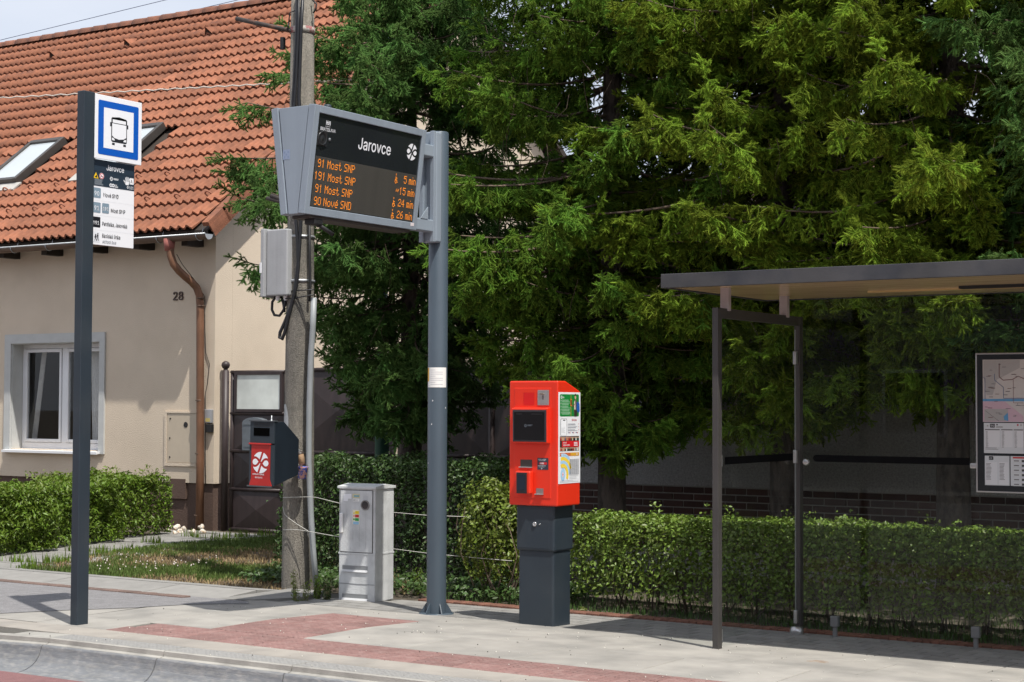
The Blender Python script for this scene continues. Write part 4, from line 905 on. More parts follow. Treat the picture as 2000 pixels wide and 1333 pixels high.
# ---- bus shelter
M_shel = pmat('shelter_steel', (.052, .048, .046), .5, .10, 4, .05, 120)
M_fas = pmat('shelter_fascia', (.066, .066, .069), .6, .22, 3, .05, 60, col2=(.045, .048, .056), spec=.35, c2scale=4)
M_ceil = pmat('shelter_ceiling', (.62, .46, .28), .2, .08, 5, spec=.6, stretch=(.3, 3, 1), col2=(.52, .38, .22), c2scale=4)
M_stub = pmat('stub_light_grey', (.40, .35, .35), .5, .08, 9)
M_alu = pmat('alu', (.5, .5, .5), .3, metal=.8)
fx = -5.25; XR = 1.2
sh = thing('bus_shelter', (-2, 11.5, gz(11.5)), 'dark steel and glass bus shelter with flat roof and map case', 'bus shelter')
ry0, ry1, rzb, rzt = 10.58, 12.34, 2.512, 2.612
rx0 = -5.605
MB().box(rx0, XR+.3, ry0, ry0+.03, rzb, rzt).box(rx0, XR+.3, ry1-.03, ry1, rzb, rzt).box(rx0, rx0+.03, ry0+.03, ry1-.03, rzb, rzt).box(XR+.27, XR+.3, ry0+.03, ry1-.03, rzb, rzt).build('fascia', M_fas, sh, .003)
MB().box(rx0+.03, XR+.27, ry0+.03, ry1-.03, rzb+.008, rzt-.006).build('ceiling', M_ceil, sh)
MB().box(-3.55, XR, 10.75, 11.6, rzt-.004, rzt+.012).build('roof_panel', pmat('roof_panel_pale', (.5, .53, .56), .4), sh)
MB().box(-4.5, XR, 11.72, 11.75, rzb-.004, rzb+.009).build('ceiling_strip', pmat('strip_brass', (.55, .38, .17), .3), sh)
MB().box(-3.75, XR, 11.5, 11.58, rzb-.012, rzb+.009).build('lamp_strip', M_black, sh)
def stube(x, y): MB().box(x-.033, x+.033, y-.022, y+.022, 2.355, rzb+.009).build('roof_stub', M_stub, sh, .003)
fy0_, fy1_ = 10.76, 12.20
for x in (fx, XR):
    MB().box(x-.023, x+.023, fy0_-.032, fy0_+.032, gz(fy0_)-.02, 2.372).build('post', M_shel, sh, .003)
    MB().box(x-.023, x+.023, fy1_-.032, fy1_+.032, gz(fy1_)-.02, 2.372).build('post', M_shel, sh, .003)
    MB().box(x-.022, x+.022, fy0_+.0325, fy1_-.0325, 2.30, 2.371).build('top_rail', M_shel, sh, .003)
    stube(x, 10.90); stube(x, 11.93)
G_sh = glass('shelter_glass', (.90, .92, .905), .62, .002)
G_sd = glass('shelter_side_glass', (.93, .945, .935), .7, .005)
sgl = MB().box(fx-.005, fx+.005, fy0_+.045, fy1_-.06, .03, 2.295).build('glass_pane', G_sd, sh)
M_band = pmat('black_band', (.004, .004, .005), .7, spec=.1)
bz = 1.285
bp = MB()
def pill(x, y0, y1, z, h, n=6): return [(y0+h*0, z)]+[]
MB().box(fx+.0055, fx+.0075, fy0_+.11, fy1_-.13, bz-.027, bz+.027).build('sight_band', M_band, sgl, .0)
MB().box(XR-.005, XR+.005, fy0_+.045, fy1_-.06, .03, 2.295).build('glass_pane', G_sd, sh)
MB().box(fx-.004, fx+.0045, fy1_-.073, fy1_-.062, .05, 2.27).build('glass_edge', pmat('edge_seal', (.22, .23, .23), .4, metal=.4), sh)
for z in (.05, bz, 2.05): MB().box(fx-.012, fx+.015, fy1_-.085, fy1_-.045, z-.05, z+.05).build('glass_clamp', M_alu, sh, .004)
for z in (.06, bz): MB().box(fx-.014, fx+.014, fy0_+.033, fy0_+.06, z-.04, z+.04).build('glass_clamp', M_alu, sh, .004)
MB().lathe([(.05, 0), (.055, .03), (.045, .06), (.02, .065)], (fx, fy1_-.05, gz(fy1_)), 12).build('base_shoe', M_alu, sh)
BYg = 12.17; xj = at_y(1900, 900, BYg).x
xg = [fx+.045, xj, xj+1.35, XR-.04]
for a, b in zip(xg, xg[1:]):
    bpn = MB().box(a+.004, b-.004, BYg-.005, BYg+.005, .02, rzb+.004).build('glass_pane', G_sh, sh)
a0 = at_y(1588, 905, BYg).x
def bandpoly(x0, x1, z, h): 
    return [(x0+h*math.cos(math.pi/2+math.pi*i/8), z+h*math.sin(math.pi/2+math.pi*i/8)) for i in range(9)]+[(x1, z-h), (x1, z+h)]
MB().prism(bandpoly(a0+.03, xj-.02, bz-.01, .026), BYg-.008, BYg-.0055, 'y').build('sight_band', M_band, sh)
c = at_y(1576, 903, BYg); MB().lathe([(.026, 0), (.026, .02), (.02, .026), (0, .026)], (0, 0, 0), 20, Matrix.Translation((c.x, BYg-.006, c.z)) @ Matrix.Rotation(rad(90), 4, 'X')).build('glass_button', M_alu, sh)
for px in (1631, 1906):
    xx = at_y(px, 1230, BYg).x; MB().box(xx-.03, xx+.03, BYg-.025, BYg+.02, -.005, .075).box(xx-.015, xx+.015, BYg-.015, BYg+.015, -.11, -.006).build('floor_clamp', pmat('clamp_grey', (.20, .20, .20), .5, metal=.3), sh, .003)
# map case
cx0 = at_y(1906, 800, BYg-.05).x; cz0, cz1 = at_y(1909, 962, BYg-.05).z, at_y(1906, 690, BYg-.05).z; cw = 1.12
case = MB().box(cx0, cx0+cw, BYg-.055, BYg-.012, cz0, cz1).build('map_case', M_alu, sh, .004)
MB().box(cx0+.012, cx0+cw-.012, BYg-.058, BYg-.055, cz0+.012, cz1-.012).build('map_mount', pmat('map_black', (.012, .016, .02), .25), case)
Pp = Print((cx0+.055, BYg-.058, cz0+.055), X_, Z_, .0005, .0006); pw2, ph2 = cw-.11, cz1-cz0-.105
def mp_(x, y): return ((x-235)/ (549-235)*.345, ph2*(1-(y-165)/(1138-165)))
def mrect(x0, y0, x1, y1, m_, l=1, rr=0): a_, b_ = mp_(x0, y1), mp_(x1, y0); Pp.rect(a_[0], a_[1], b_[0], b_[1], m_, l, rr)
def mline(pts, w_, m_, l=3): Pp.line([mp_(*k) for k in pts], w_, m_, l)
PG, DG, WBL, PK = ink(196, 192, 190), ink(170, 168, 168), ink(88, 150, 196), ink(198, 170, 184)
mrect(235, 165, 1150, 648, PG, 1)
Pp.poly([mp_(*k) for k in ((240, 170), (480, 170), (480, 230), (330, 320), (300, 440), (260, 440), (240, 300))], DG, 2); Pp.poly([mp_(*k) for k in ((700, 200), (900, 260), (1000, 420), (760, 420))], DG, 2)
mrect(235, 488, 500, 645, PK, 2); Pp.poly([mp_(*k) for k in ((380, 488), (500, 488), (500, 600))], PG, 3); mrect(245, 548, 400, 640, DG, 3); Pp.poly([mp_(*k) for k in ((400, 575), (403, 640), (375, 632), (372, 605))], WBL, 4)
mrect(235, 470, 1150, 488, WBL, 3)
BR, BLU, GRY = ink(120, 80, 80), ink(80, 100, 140), ink(110, 108, 110)
mline([(345, 195), (345, 300), (370, 325), (430, 320), (470, 295), (520, 320), (560, 330), (700, 250)], .005, BR, 5); mline([(313, 275), (315, 325), (372, 380), (372, 465), (520, 465), (700, 465)], .004, BLU, 5)
mline([(237, 300), (250, 310), (250, 470)], .004, BLU, 5); mline([(437, 320), (437, 490), (437, 500), (500, 500)], .003, BR, 5); mline([(520, 320), (520, 600), (549, 640), (800, 640)], .006, GRY, 5); mline([(250, 560), (340, 640)], .003, GRY, 5); mline([(600, 200), (600, 600)], .004, BR, 5); mline([(549, 330), (900, 430), (1100, 350)], .005, BLU, 5); mline([(465, 500), (465, 520), (530, 520), (530, 500)], .003, GRY, 5)
rr = random.Random(9)
for i in range(90):
    x_, y_ = rr.uniform(245, 1120), rr.uniform(175, 640); mrect(x_, y_, x_+rr.uniform(14, 34), y_+4, rr.choice([GRY, BR, ink(70, 70, 76)]), 6)
for t_, x_, y_ in (('101', 275, 388), ('191', 320, 585), ('47', 435, 608)): Pp.text(t_, *mp_(x_, y_), .022, ink(150, 148, 150), 6)
PW = ink(206, 210, 214)
mrect(240, 655, 503, 890, PW, 1); mrect(508, 655, 1150, 890, PW, 1); mrect(245, 910, 408, 1138, PW, 1); mrect(415, 910, 1150, 1138, PW, 1)
mrect(281, 662, 313, 692, ink(40, 42, 48), 2, .004); Pp.text('90', *mp_(284, 686), .026, PW, 3, .0004); mrect(272, 914, 302, 942, ink(40, 42, 48), 2, .004); Pp.text('x91', *mp_(274, 935), .018, PW, 3, .0003, sx=.85)
mrect(260, 672, 270, 684, DG, 2); Pp.disc(*mp_(464, 670), .007, ink(180, 70, 80), 2); Pp.disc(*mp_(485, 670), .007, DG, 2); mrect(322, 684, 366, 690, GRY, 2); mrect(323, 664, 333, 674, BK, 2)
for (x0, x1, y1) in ((248, 345, 842), (355, 430, 842), (438, 498, 842)):
    mrect(x0, 704, x1, y1, ink(218, 220, 224), 2); mrect(x0, 704, x1, 712, GRY, 3)
    a_, b_ = mp_(x0+4, 722), mp_(x0+22, 722); Pp.lines(a_[0], b_[0], a_[1], 14, .0085, .003, GRY, 3, int(x0))
for y_ in (848, 858): a_, b_ = mp_(250, y_), mp_(350, y_); Pp.lines(a_[0], b_[0], a_[1], 1, .01, .003, GRY, 3, y_)
for (x0, x1) in ((250, 328), (338, 402)):
    mrect(x0, 958, x1, 1130, ink(218, 220, 224), 2); a_, b_ = mp_(x0+4, 968), mp_(x0+40, 968); Pp.lines(a_[0], b_[0], a_[1], 13, .0095, .0035, GRY, 3, int(x0))
mrect(430, 915, 1150, 928, ink(190, 60, 62), 2)
for i in range(6): mrect(488, 938+36*i, 510, 955+36*i, ink(60, 62, 66), 2); mrect(437, 942+36*i, 470, 950+36*i, GRY, 2); mrect(530, 940+36*i, 900, 944+36*i, GRY, 2); mrect(430, 960+36*i, 1100, 961+36*i, DG, 2)
for i in range(20): mrect(515+30*i, 665, 535+30*i, 880, ink(190, 193, 198), 2)
mrect(510, 748, 560, 753, BK, 3)
Pp.build('route_map', case)
MB().box(cx0-.012, cx0+cw+.0, BYg-.066, BYg-.060, cz0, cz1).build('case_glass', glass('case_glass', (.92, .93, .93), .8), case) if False else None
c = at_y(1898, 910, BYg); MB().box(cx0-.055, cx0+.005, BYg-.035, BYg-.012, c.z-.022, c.z+.022).build('case_arm', M_alu, sh, .01, 3)
MB().box(-2.6, .6, 11.72, 12.08, .38, .42).build('bench_seat', pmat('bench_wood', (.2, .12, .06), .6, .2, 9), sh) if False else None
# ---- concrete utility pole
M_cpole = pmat('weathered_concrete', (.25, .228, .193), .92, .32, 50, .8, 110, col2=(.11, .107, .094), c2scale=3.2, c2lo=.40, c2hi=.74, stretch=(1.6, 1.6, .8), streak=.14)
ux, uy = -10.475, 12.40
up = thing('utility_pole', (ux, uy, ZB), 'round weathered concrete utility pole between the house and the departure display', 'utility pole')
upz = lambda py: at_y(585, py, uy).z
MB().lathe([(.155, 0), (.128, 3.3), (.098, 7.4), (0, 7.401)], (ux, uy, ZB), 28).build('shaft', M_cpole, up)
def pr_at(z): return .155-(z-ZB)*.0077
# steel pipe arm with clamp, near the top; two more stubs behind the display
M_rust = pmat('rusty_pipe', (.045, .035, .03), .7, .4, 12, .2, 60, col2=(.16, .06, .03), c2scale=8, c2lo=.55, c2hi=.7)
za = upz(60)
def side(px, py): return at_y(px, py, uy)
a, b = at_y(462, 37, uy-.12), at_y(575, 62, uy-.09); MB().tube([tuple(a), tuple(b)], .022, 12).build('pipe_arm', M_rust, up)
M_band_red = pmat('band_flaking_red', (.30, .12, .12), .7, .2, 9, col2=(.42, .40, .36), c2scale=14, c2lo=.48, c2hi=.55)
for py, r_, mt in ((62, .030, M_band_red), (464, .012, M_metal), (550, .012, M_metal)):
    z = upz(py); R_ = pr_at(z)+.003; MB().lathe([(R_, -r_), (R_+.004, -r_), (R_+.004, r_), (R_, r_)], (ux, uy, z), 28).build('clamp_band', mt, up)
for py in (464, 550): z = upz(py); MB().box(ux-.15, ux-.09, uy-.14, uy-.10, z-.018, z+.018).build('band_screw', M_metal, up, .004)
for (x0, y0, x1, y1) in ((532, 383, 575, 398), (524, 388, 570, 400)):
    a, b = side(x0, y0), side(x1, y1); MB().tube([(a.x, uy-.02, a.z), (b.x, uy, b.z)], .02, 10).build('pipe_stub', M_rust, up)
z = upz(840); R_ = pr_at(z); 
# conduit and the bundled black cables
pcx = [(x, y) for x, y in ((618, 1145), (612, 1080), (607, 1000), (603, 900), (604, 800), (607, 700), (611, 640), (613, 582))]
MB().tube([tuple(at_y(x, y, uy-.10)) for x, y in pcx], .028, 14).build('conduit', pmat('conduit_grey', (.27, .29, .30), .45, .08, 6), up)
pc = [side(x, y) for x, y in ((612, 590), (614, 560), (613, 500), (612, 420))]; MB().tube([(p.x, uy-.06, p.z) for p in pc], .013, 8).build('cable', M_black, up)
def cab(pts, r_, dy=-.15):
    MB().tube([tuple(at_y(x, y, uy+dy)) for x, y in pts], r_, 8).build('cable', pmat('cable_black', (.012, .013, .016), .45), up)
cab([(580, -20), (580, 60), (577, 120), (572, 200), (574, 300), (577, 420), (581, 470), (583, 520), (579, 560), (568, 600), (556, 630), (547, 650), (546, 660), (551, 663), (556, 650), (566, 610), (576, 570), (584, 500), (588, 430), (590, 300), (584, 190), (588, 60), (592, -20)], .0165)
cab([(584, -20), (583, 60), (579, 150), (573, 230), (570, 300), (573, 410)], .012, -.165)
cab([(540, 578), (532, 590), (531, 605), (536, 616), (546, 617), (554, 606), (557, 592), (556, 582)], .013, -.12); cab([(549, 580), (553, 592), (556, 610)], .012, -.11)
cab([(556, 570), (580, 568), (612, 566)], .006, -.135); cab([(557, 584), (580, 582), (612, 576)], .006, -.135)
cab([(565, 45), (562, 60), (566, 25), (580, 20), (592, 12), (592, 5)], .006, -.14)
cab([(610, 0), (618, 8), (617, 18), (612, 26)], .008, -.02)
MB().box(side(560, 80).x, side(566, 80).x, uy-.1, uy-.06, upz(97), upz(73)).build('end_cap', M_black, up, .005)
# white-wash patch on the shaft
vs = []; fs = []; zc = upz(825)
for i in range(11):
    a = rad(-165+7.0*i)
    for j in range(9):
        z = zc-.17+.0425*j; e = 1-((j-4)/4.6)**2; aa = rad(-146+5.2*i*(.55+.45*e)); R_ = pr_at(z)+.0015; vs.append((ux+R_*math.cos(aa), uy+R_*math.sin(aa), z))
for i in range(10):
    for j in range(8): fs.append((i*9+j, (i+1)*9+j, (i+1)*9+j+1, i*9+j+1))
MB().add(vs, fs, smooth=True).build('paint_patch', pmat('patch_paint', (.42, .43, .43), .8, .15, 30, col2=(.2, .2, .19), c2scale=20, c2lo=.56, c2hi=.66), up)
# ---- distribution box hung on the pole
a, b = at_y(513, 450, uy-.2), at_y(556, 577, uy-.2); jx0, jx1 = a.x, at_y(556, 500, uy-.2).x
jb = thing('junction_box', ((jx0+jx1)/2, uy-.1, b.z), 'light grey cable junction box strapped high on the concrete pole', 'junction box')
M_gbox = pmat('box_grey', (.36, .37, .38), .55, .1, 5, .1, 60, streak=.12)
MB().box(jx0+.05, jx1+.03, uy-.20, uy+.0, b.z, a.z).build('body', M_gbox, jb, .012)
lid = MB().box(jx0, jx0+.045, uy-.23, uy+.03, b.z-.01, a.z+.01).build('lid', M_gbox, jb, .008)
MB().box(jx0-.0, jx0+.02, uy-.24, uy-.231, b.z+.22, b.z+.32).build('latch', M_white, lid)
for k in range(2): MB().lathe([(.022, 0), (.022, -.03), (.014, -.045)], (jx0+.13+.1*k, uy-.12, b.z), 12).build('cable_gland', M_white, jb)
# ---- litter bin on the pole (hangs a little askew)
bx0 = at_y(490, 880, 11.79).x; bw_ = .287; by0, by1 = 11.79, 12.13; bz0, bz1 = at_y(500, 948, 11.79).z, at_y(500, 823, 11.79).z; bh = bz1-bz0
TB = Matrix.Translation((bx0, by0, bz0)) @ Matrix.Rotation(rad(-1.6), 4, 'Y') @ Matrix.Rotation(rad(2.5), 4, 'Y')
lb = thing('litter_bin', (bx0+.14, by0+.2, bz0), 'dark grey litter bin with red front panel hanging on the concrete pole', 'litter bin')
M_bin = pmat('bin_anthracite', (.012, .018, .026), .5, .15, 5, .06, 120, spec=.3)
M_void = pmat('void_black', (.003, .003, .003), .9, spec=.0)
M_binr = pmat('bin_red', (.42, .016, .012), .5, .08, 6)
d = by1-by0
prof = [(0, 0), (.0, bh), (d*.36, bh), (d, bh*.72), (d, bh*.16)]
MB().add([(x, y, z) for x in (0, bw_) for y, z in prof], [(0, 1, 2, 3, 4), (9, 8, 7, 6, 5), (1, 6, 7, 2), (2, 7, 8, 3), (3, 8, 9, 4), (4, 9, 5, 0), (0, 5, 6, 1)], TB).build('body', M_bin, lb, .004)
MB().box(0, bw_, -.02, .0-.001, bh*.66, bh-.0, TB).build('head', pmat('bin_head', (.03, .04, .05), .5, .1, 5, spec=.3), lb, .002)
MB().box(-.01, bw_+.005, -.03, .03, bh, bh+.012, TB).build('lid', pmat('bin_lid', (.10, .11, .12), .4, metal=.4), lb)
MB().box(.045, bw_-.05, -.0225, -.0202, bh*.775, bh*.90, TB).build('mouth', M_void, lb)
m = MB()
for i in range(11):
    for j in range(3): m.box(.05+.0175*i, .061+.0175*i, -.0215, -.0203, bh*.918+.014*j, bh*.918+.010+.014*j, TB)
tag(m.build('perforation', M_black, lb), kind='stuff')
MB().lathe([(.012, 0), (.005, .01), (.005, .045), (0, .046)], (.24, .0, bh+.012), 10, TB).build('pin', M_metal, lb)
MB().box(-.004, .023, -.02, -.001, 0, bh*.64, TB).build('edge_strip', MATS['bin_head'], lb); MB().box(bw_-.034, bw_+.004, -.02, -.001, 0, bh*.64, TB).build('edge_strip', MATS['bin_head'], lb)
fp = MB().box(.024, bw_-.035, -.024, -.001, .06, bh*.645, TB).build('red_panel', M_binr, lb)
MB().add([(.005, -.026, .0), (bw_-.01, -.026, .0), (bw_-.035, -.025, .062), (.024, -.025, .062), (.005, -.02, .0), (bw_-.01, -.02, 0), (bw_-.035, -.02, .062), (.024, -.02, .062)], [(0, 1, 2, 3), (4, 7, 6, 5), (0, 4, 5, 1), (1, 5, 6, 2), (2, 6, 7, 3), (3, 7, 4, 0)], TB).build('panel_skirt', M_binr, lb)
MB().box(-.005, bw_-.03, -.034, -.0, bh*.635, bh*.662, TB).build('panel_lip', M_binr, lb, .004)
MB().box(-.02, bw_-.01, -.032, .0, -.012, -.0005, TB).build('drip_lip', MATS['bin_lid'], lb)
Rt = (TB.to_3x3() @ X_); Ut = (TB.to_3x3() @ Z_)
Pp = Print(TB @ Vector((0, -.024, 0)), Rt, Ut, .0008, .001); Pp.logo(.139, bh*.36, .098, WH, 1); Pp.text('DOPRAVNÝ PODNIK', .045, bh*.165, .0225, WH, 1, .0009, sx=.78); Pp.text('BRATISLAVA', .075, bh*.115, .0225, WH, 1, .0009, sx=.78); Pp.build('bin_print', fp)
MB().box(bx0+bw_-.02, ux+.12, by1-.0, by1+.05, bz0+bh*.5, bz0+bh*.5+.03).build('bracket', M_metal, lb)
# ---- two throwaway cups wedged behind the bin
c = at_y(590, 925, uy-.2); yy = uy-.20
cup = thing('paper_cup', (c.x, yy, c.z), 'colourful blue printed paper tub wedged between the bin and grey conduit', 'cup')
MB().lathe([(0, 0), (.040, 0), (.052, .11), (.054, .115), (.050, .115), (.038, .004), (0, .004)], (0, 0, 0), 20, Matrix.Translation((c.x, yy, c.z-.05)) @ Matrix.Rotation(rad(5), 4, 'Y')).build('tub', pmat('cup_print', (.05, .10, .42), .5, col2=(.62, .33, .30), c2scale=38, c2lo=.46, c2hi=.54, rnd=0), cup)
c2 = at_y(593, 900, uy-.2)
cup2 = thing('coffee_cup', (c2.x, yy, c2.z), 'tilted kraft brown coffee cup with dark lid resting above the blue tub', 'cup')
T = Matrix.Translation((c2.x-.005, yy-.01, c2.z-.035)) @ Matrix.Rotation(rad(-22), 4, 'Y')
MB().lathe([(0, 0), (.028, 0), (.040, .095), (.040, .1)], (0, 0, 0), 18, T).build('sleeve', pmat('kraft', (.42, .27, .16), .8, .05, 9), cup2)
MB().lathe([(.043, .092), (.043, .105), (.036, .118), (0, .118)], (0, 0, 0), 18, T).build('lid', pmat('cup_lid', (.05, .035, .03), .5), cup2)
# ---- electric cabinet
M_cab = pmat('grp_cabinet', (.60, .615, .62), .6, .08, 3, .15, 80, col2=(.48, .495, .50), c2scale=7, c2lo=.48, c2hi=.7, streak=.10)
ca = at_g(661, 1171); TC = Matrix.Translation((ca.x, ca.y, ca.z-.01)) @ Matrix.Rotation(rad(5), 4, 'Z')
cw_, cdp, ch = .385, .315, 1.035
cab_ = thing('electric_cabinet', (ca.x+.19, ca.y+.15, ca.z), 'pale grey electric meter cabinet standing at the back of the pavement', 'cabinet')
MB().box(0, cw_, .0, cdp, 0, ch-.015, TC).build('body', M_cab, cab_, .008)
MB().add([(-.012, -.014, ch-.03), (cw_+.012, -.014, ch-.03), (cw_+.012, cdp+.012, ch-.03), (-.012, cdp+.012, ch-.03), (-.012, -.014, ch-.008), (cw_+.012, -.014, ch-.008), (cw_+.012, cdp+.012, ch-.008), (-.012, cdp+.012, ch-.008), (-.012, cdp*.5, ch+.012), (cw_+.012, cdp*.5, ch+.012)],
         [(0, 3, 2, 1), (0, 1, 5, 4), (2, 3, 7, 6), (1, 2, 6, 9, 5), (3, 0, 4, 8, 7), (4, 5, 9, 8), (8, 9, 6, 7)], TC).build('lid', M_cab, cab_, .003)
zs = .418*ch
MB().box(.012, cw_-.022, -.0015, -.0003, zs+.003, ch-.040, TC).build('door_gap', pmat('gap_dark', (.06, .06, .06), .8), cab_)
dr = MB().box(.018, cw_-.028, -.008, -.0005, zs+.008, ch-.045, TC).build('door', M_cab, cab_, .004)
MB().box(-.003, cw_+.003, -.004, cdp+.003, zs-.012, zs+.002, TC).build('joint_rib', M_cab, cab_)
for k in range(4): MB().box(.085+.068*k, .087+.068*k, -.0095, -.0081, zs+.06, ch*.82-.07*(k % 2), TC).build('door_rib', M_cab, dr)
for z0, z1 in ((zs-.165, zs-.115), (.015, .065)):
    q_ = MB().box(.04, cw_-.075, -.0015, -.0006, z0, z1, TC).build('grip_recess', pmat('recess_grey', (.24, .25, .26), .7), cab_); MB().add([(.04, -.002, z1), (cw_-.075, -.002, z1), (cw_-.075, -.004, z1+.004), (.04, -.004, z1+.004)], [(0, 1, 2, 3)], TC).build('recess_lip', M_cab, q_); MB().add([(.038, -.012, z0-.004), (cw_-.073, -.012, z0-.004), (cw_-.073, -.001, z0+.016), (.038, -.001, z0+.016)], [(0, 1, 2, 3)], TC).build('grip_ledge', pmat('grp_light', (.55, .56, .57), .6), q_)
MB().box(.0, cw_, -.003, -.0004, .155, .160, TC).build('plinth_groove', MATS['recess_grey'], cab_)
MB().box(.022, .056, -.035, -.0085, zs+.175, zs+.355, TC).build('handle', pmat('handle_white', (.80, .80, .79), .4), dr, .010, 3)
MB().lathe([(.045, 0), (.045, .008), (.036, .008), (.036, .003), (0, .003)], (0, 0, 0), 24, TC @ Matrix.Translation((.285, -.008, zs+.43)) @ Matrix.Rotation(rad(90), 4, 'X')).build('inspection_window', pmat('win_ring', (.22, .21, .20), .4), dr)
MB().lathe([(.036, .0035), (0, .0055)], (0, 0, 0), 24, TC @ Matrix.Translation((.285, -.008, zs+.43)) @ Matrix.Rotation(rad(90), 4, 'X')).build('inspection_pane', pmat('win_dark', (.05, .045, .045), .2), dr)
Rt = (TC.to_3x3() @ X_); Pp = Print(TC @ Vector((0, -.008, 0)), Rt, Z_, .0006, .0012)
cl = ink(238, 232, 208); Pp.rect(.152, zs+.255, .224, zs+.385, cl, 1)
for i, cc in enumerate(((236, 206, 30), (200, 50, 50), (30, 160, 70), (150, 195, 225))): Pp.rect(.157 if i == 3 else .178, zs+.357-.031*i-.008, .219, zs+.357-.031*i+.017, ink(*cc), 2)
Pp.poly([(.158, zs+.350), (.174, zs+.350), (.166, zs+.370)], ink(236, 206, 30), 2); Pp.rect(.158, zs+.322, .174, zs+.338, ink(225, 150, 140), 2); Pp.rect(.158, zs+.292, .174, zs+.308, ink(30, 160, 70), 2)
Pp.poly([(.05, ch-.14), (.10, ch-.142), (.10, ch-.12), (.138, ch-.12), (.138, ch-.075), (.055, ch-.08)], WH, 1); Pp.rect(.148, ch-.112, .226, ch-.075, ink(205, 200, 165), 1); Pp.rect(.165, ch-.100, .22, ch-.088, ink(90, 165, 185), 2); Pp.rect(.155, ch-.142, .222, ch-.116, ink(235, 235, 232), 1); Pp.text('RE2.1', .158, ch-.137, .022, ink(90, 95, 100), 2, sx=.9)
Pp.rect(.262, ch-.138, .31, ch-.09, ink(190, 193, 195), 1); Pp.build('door_labels', dr)
# ---- wires strung as a low fence
M_wire = pmat('wire_galv', (.55, .54, .50), .5)
def wire(name, pts, r_, label, group='wire strands between pole and hedge', mat=None):
    o = MB().tube(pts, r_, 5).build(name, mat or M_wire); return tag(o, label, 'wire', group)
def wpt(px, py, Y): p = at_y(px, py, Y); return (p.x, p.y, p.z)
wire('fence_wire', [wpt(553, 972, 12.22), wpt(600, 971, 12.22), wpt(618, 972, 12.2), wpt(662, 983, 12.05), wpt(700, 995, 12.25), wpt(766, 1001, 12.5), wpt(835, 1007, 12.5), wpt(920, 1010, 12.55)], .003, 'upper wire strand running from the concrete pole past the cabinet', None)
wire('fence_wire', [wpt(553, 1035, 12.23), wpt(580, 1035, 12.2), wpt(601, 1038, 12.2), wpt(662, 1049, 12.05), wpt(700, 1065, 12.25), wpt(766, 1072, 12.5), wpt(835, 1081, 12.5), wpt(930, 1090, 12.55), wpt(1000, 1096, 12.6)], .003, 'lower wire strand running from the concrete pole past the cabinet', None)
wire('fence_wire', [wpt(552, 990, 12.23), wpt(556, 1005, 12.22), wpt(562, 1011, 12.21), wpt(580, 1024, 12.2), wpt(601, 1037, 12.2), wpt(602, 1050, 12.2)], .003, 'slack wire looped across the foot of the concrete pole', None)
# ---- overhead lines
M_line = pmat('line_blue', (.06, .07, .14), .6)
wire('overhead_cable', [wpt(-200, 122, 40), wpt(0, 79, 40), wpt(325, 0, 40), wpt(500, -45, 40)], .011, 'upper overhead cable crossing the sky above the ridge', None, M_line)
wire('overhead_cable', [wpt(-200, 152, 36), wpt(0, 110, 36), wpt(260, 48, 36), wpt(466, 0, 36), wpt(600, -34, 36)], .010, 'lower overhead cable crossing the sky just over the ridge', None, M_line)
pts = [wpt(-50+x, 194.5-x*.052+(1.2 if (x//14) % 2 else -1.2), 15.0) for x in range(0, 760, 14)]
wire('service_cable', pts, .009, 'twisted white service cable strung in front of the tiled roof', None, pmat('cable_white', (.55, .50, .44), .6))
# ---- green lamp post
LY = 16.0; lx = at_y(746, 850, LY).x; M_green = pmat('lamp_green', (.022, .085, .062), .4, .1, 5)
lpz = at_y(746, 852, LY).z
lp = thing('lamp_post', (lx, LY, ZB), 'dark green street lamp post standing behind the hedge', 'street lamp')
MB().lathe([(.085, 0), (.085, lpz-ZB-.01), (.09, lpz-ZB), (.09, lpz-ZB+.03), (.06, lpz-ZB+.06), (.052, 5.72), (0, 5.73)], (lx, LY, ZB), 20).build('post', M_green, lp)
MB().lathe([(.05, 0), (.09, .02), (.16, .38), (.17, .40)], (lx, LY, 5.62), 18).build('lantern', pmat('lantern_white', (.65, .68, .7), .3), lp)
MB().lathe([(.2, 0), (.19, .03), (.08, .09), (0, .10)], (lx, LY, 6.02), 18).build('lamp_hood', M_green, lp)
# ================================================================== PLANTS
def unit(v): return v/np.maximum(np.linalg.norm(v, axis=-1, keepdims=True), 1e-9)
# ---- spruce sprays: twigs set with needled shoots; the crown scatters them
def shoot(p0, d, l, V, F, T, new, rng, nn=24):
    nn = int(nn*1.6); d = unit(np.array(d)); a = unit(np.cross(d, [0.1, .3, 1])); b = np.cross(d, a); k = len(V)
    for t, r in ((0, .005), (.5, .0075), (1., .006)):
        for j in range(4): V.append(p0+d*l*t+(a*math.cos(j*math.pi/2)+b*math.sin(j*math.pi/2))*r); T.append(new*(.15+.35*t))
    for j in range(4):
        j2 = (j+1) % 4
        for o_ in (0, 4): F.append((k+o_+j, k+o_+j2, k+o_+4+j2)); F.append((k+o_+j, k+o_+4+j2, k+o_+4+j))
    for i in range(nn):
        t = (i+rng.random())/nn; ph = i*2.4+rng.random()*.8; rd = a*math.cos(ph)+b*math.sin(ph)
        ang = 1.15-.25*t if t < .88 else .75*rng.random(); nd = d*math.cos(ang)+rd*math.sin(ang); ln = .0255*(.8+.35*rng.random()); q = p0+d*l*(.0+.98*t); w = np.cross(nd, rd+d*.3); w = unit(w)*.0026
        m = len(V); V += [q-w, q+w, q+nd*ln]; tt = new*(.5+.5*t); T += [tt*.75, tt*.75, tt]; F.append((m, m+1, m+2))
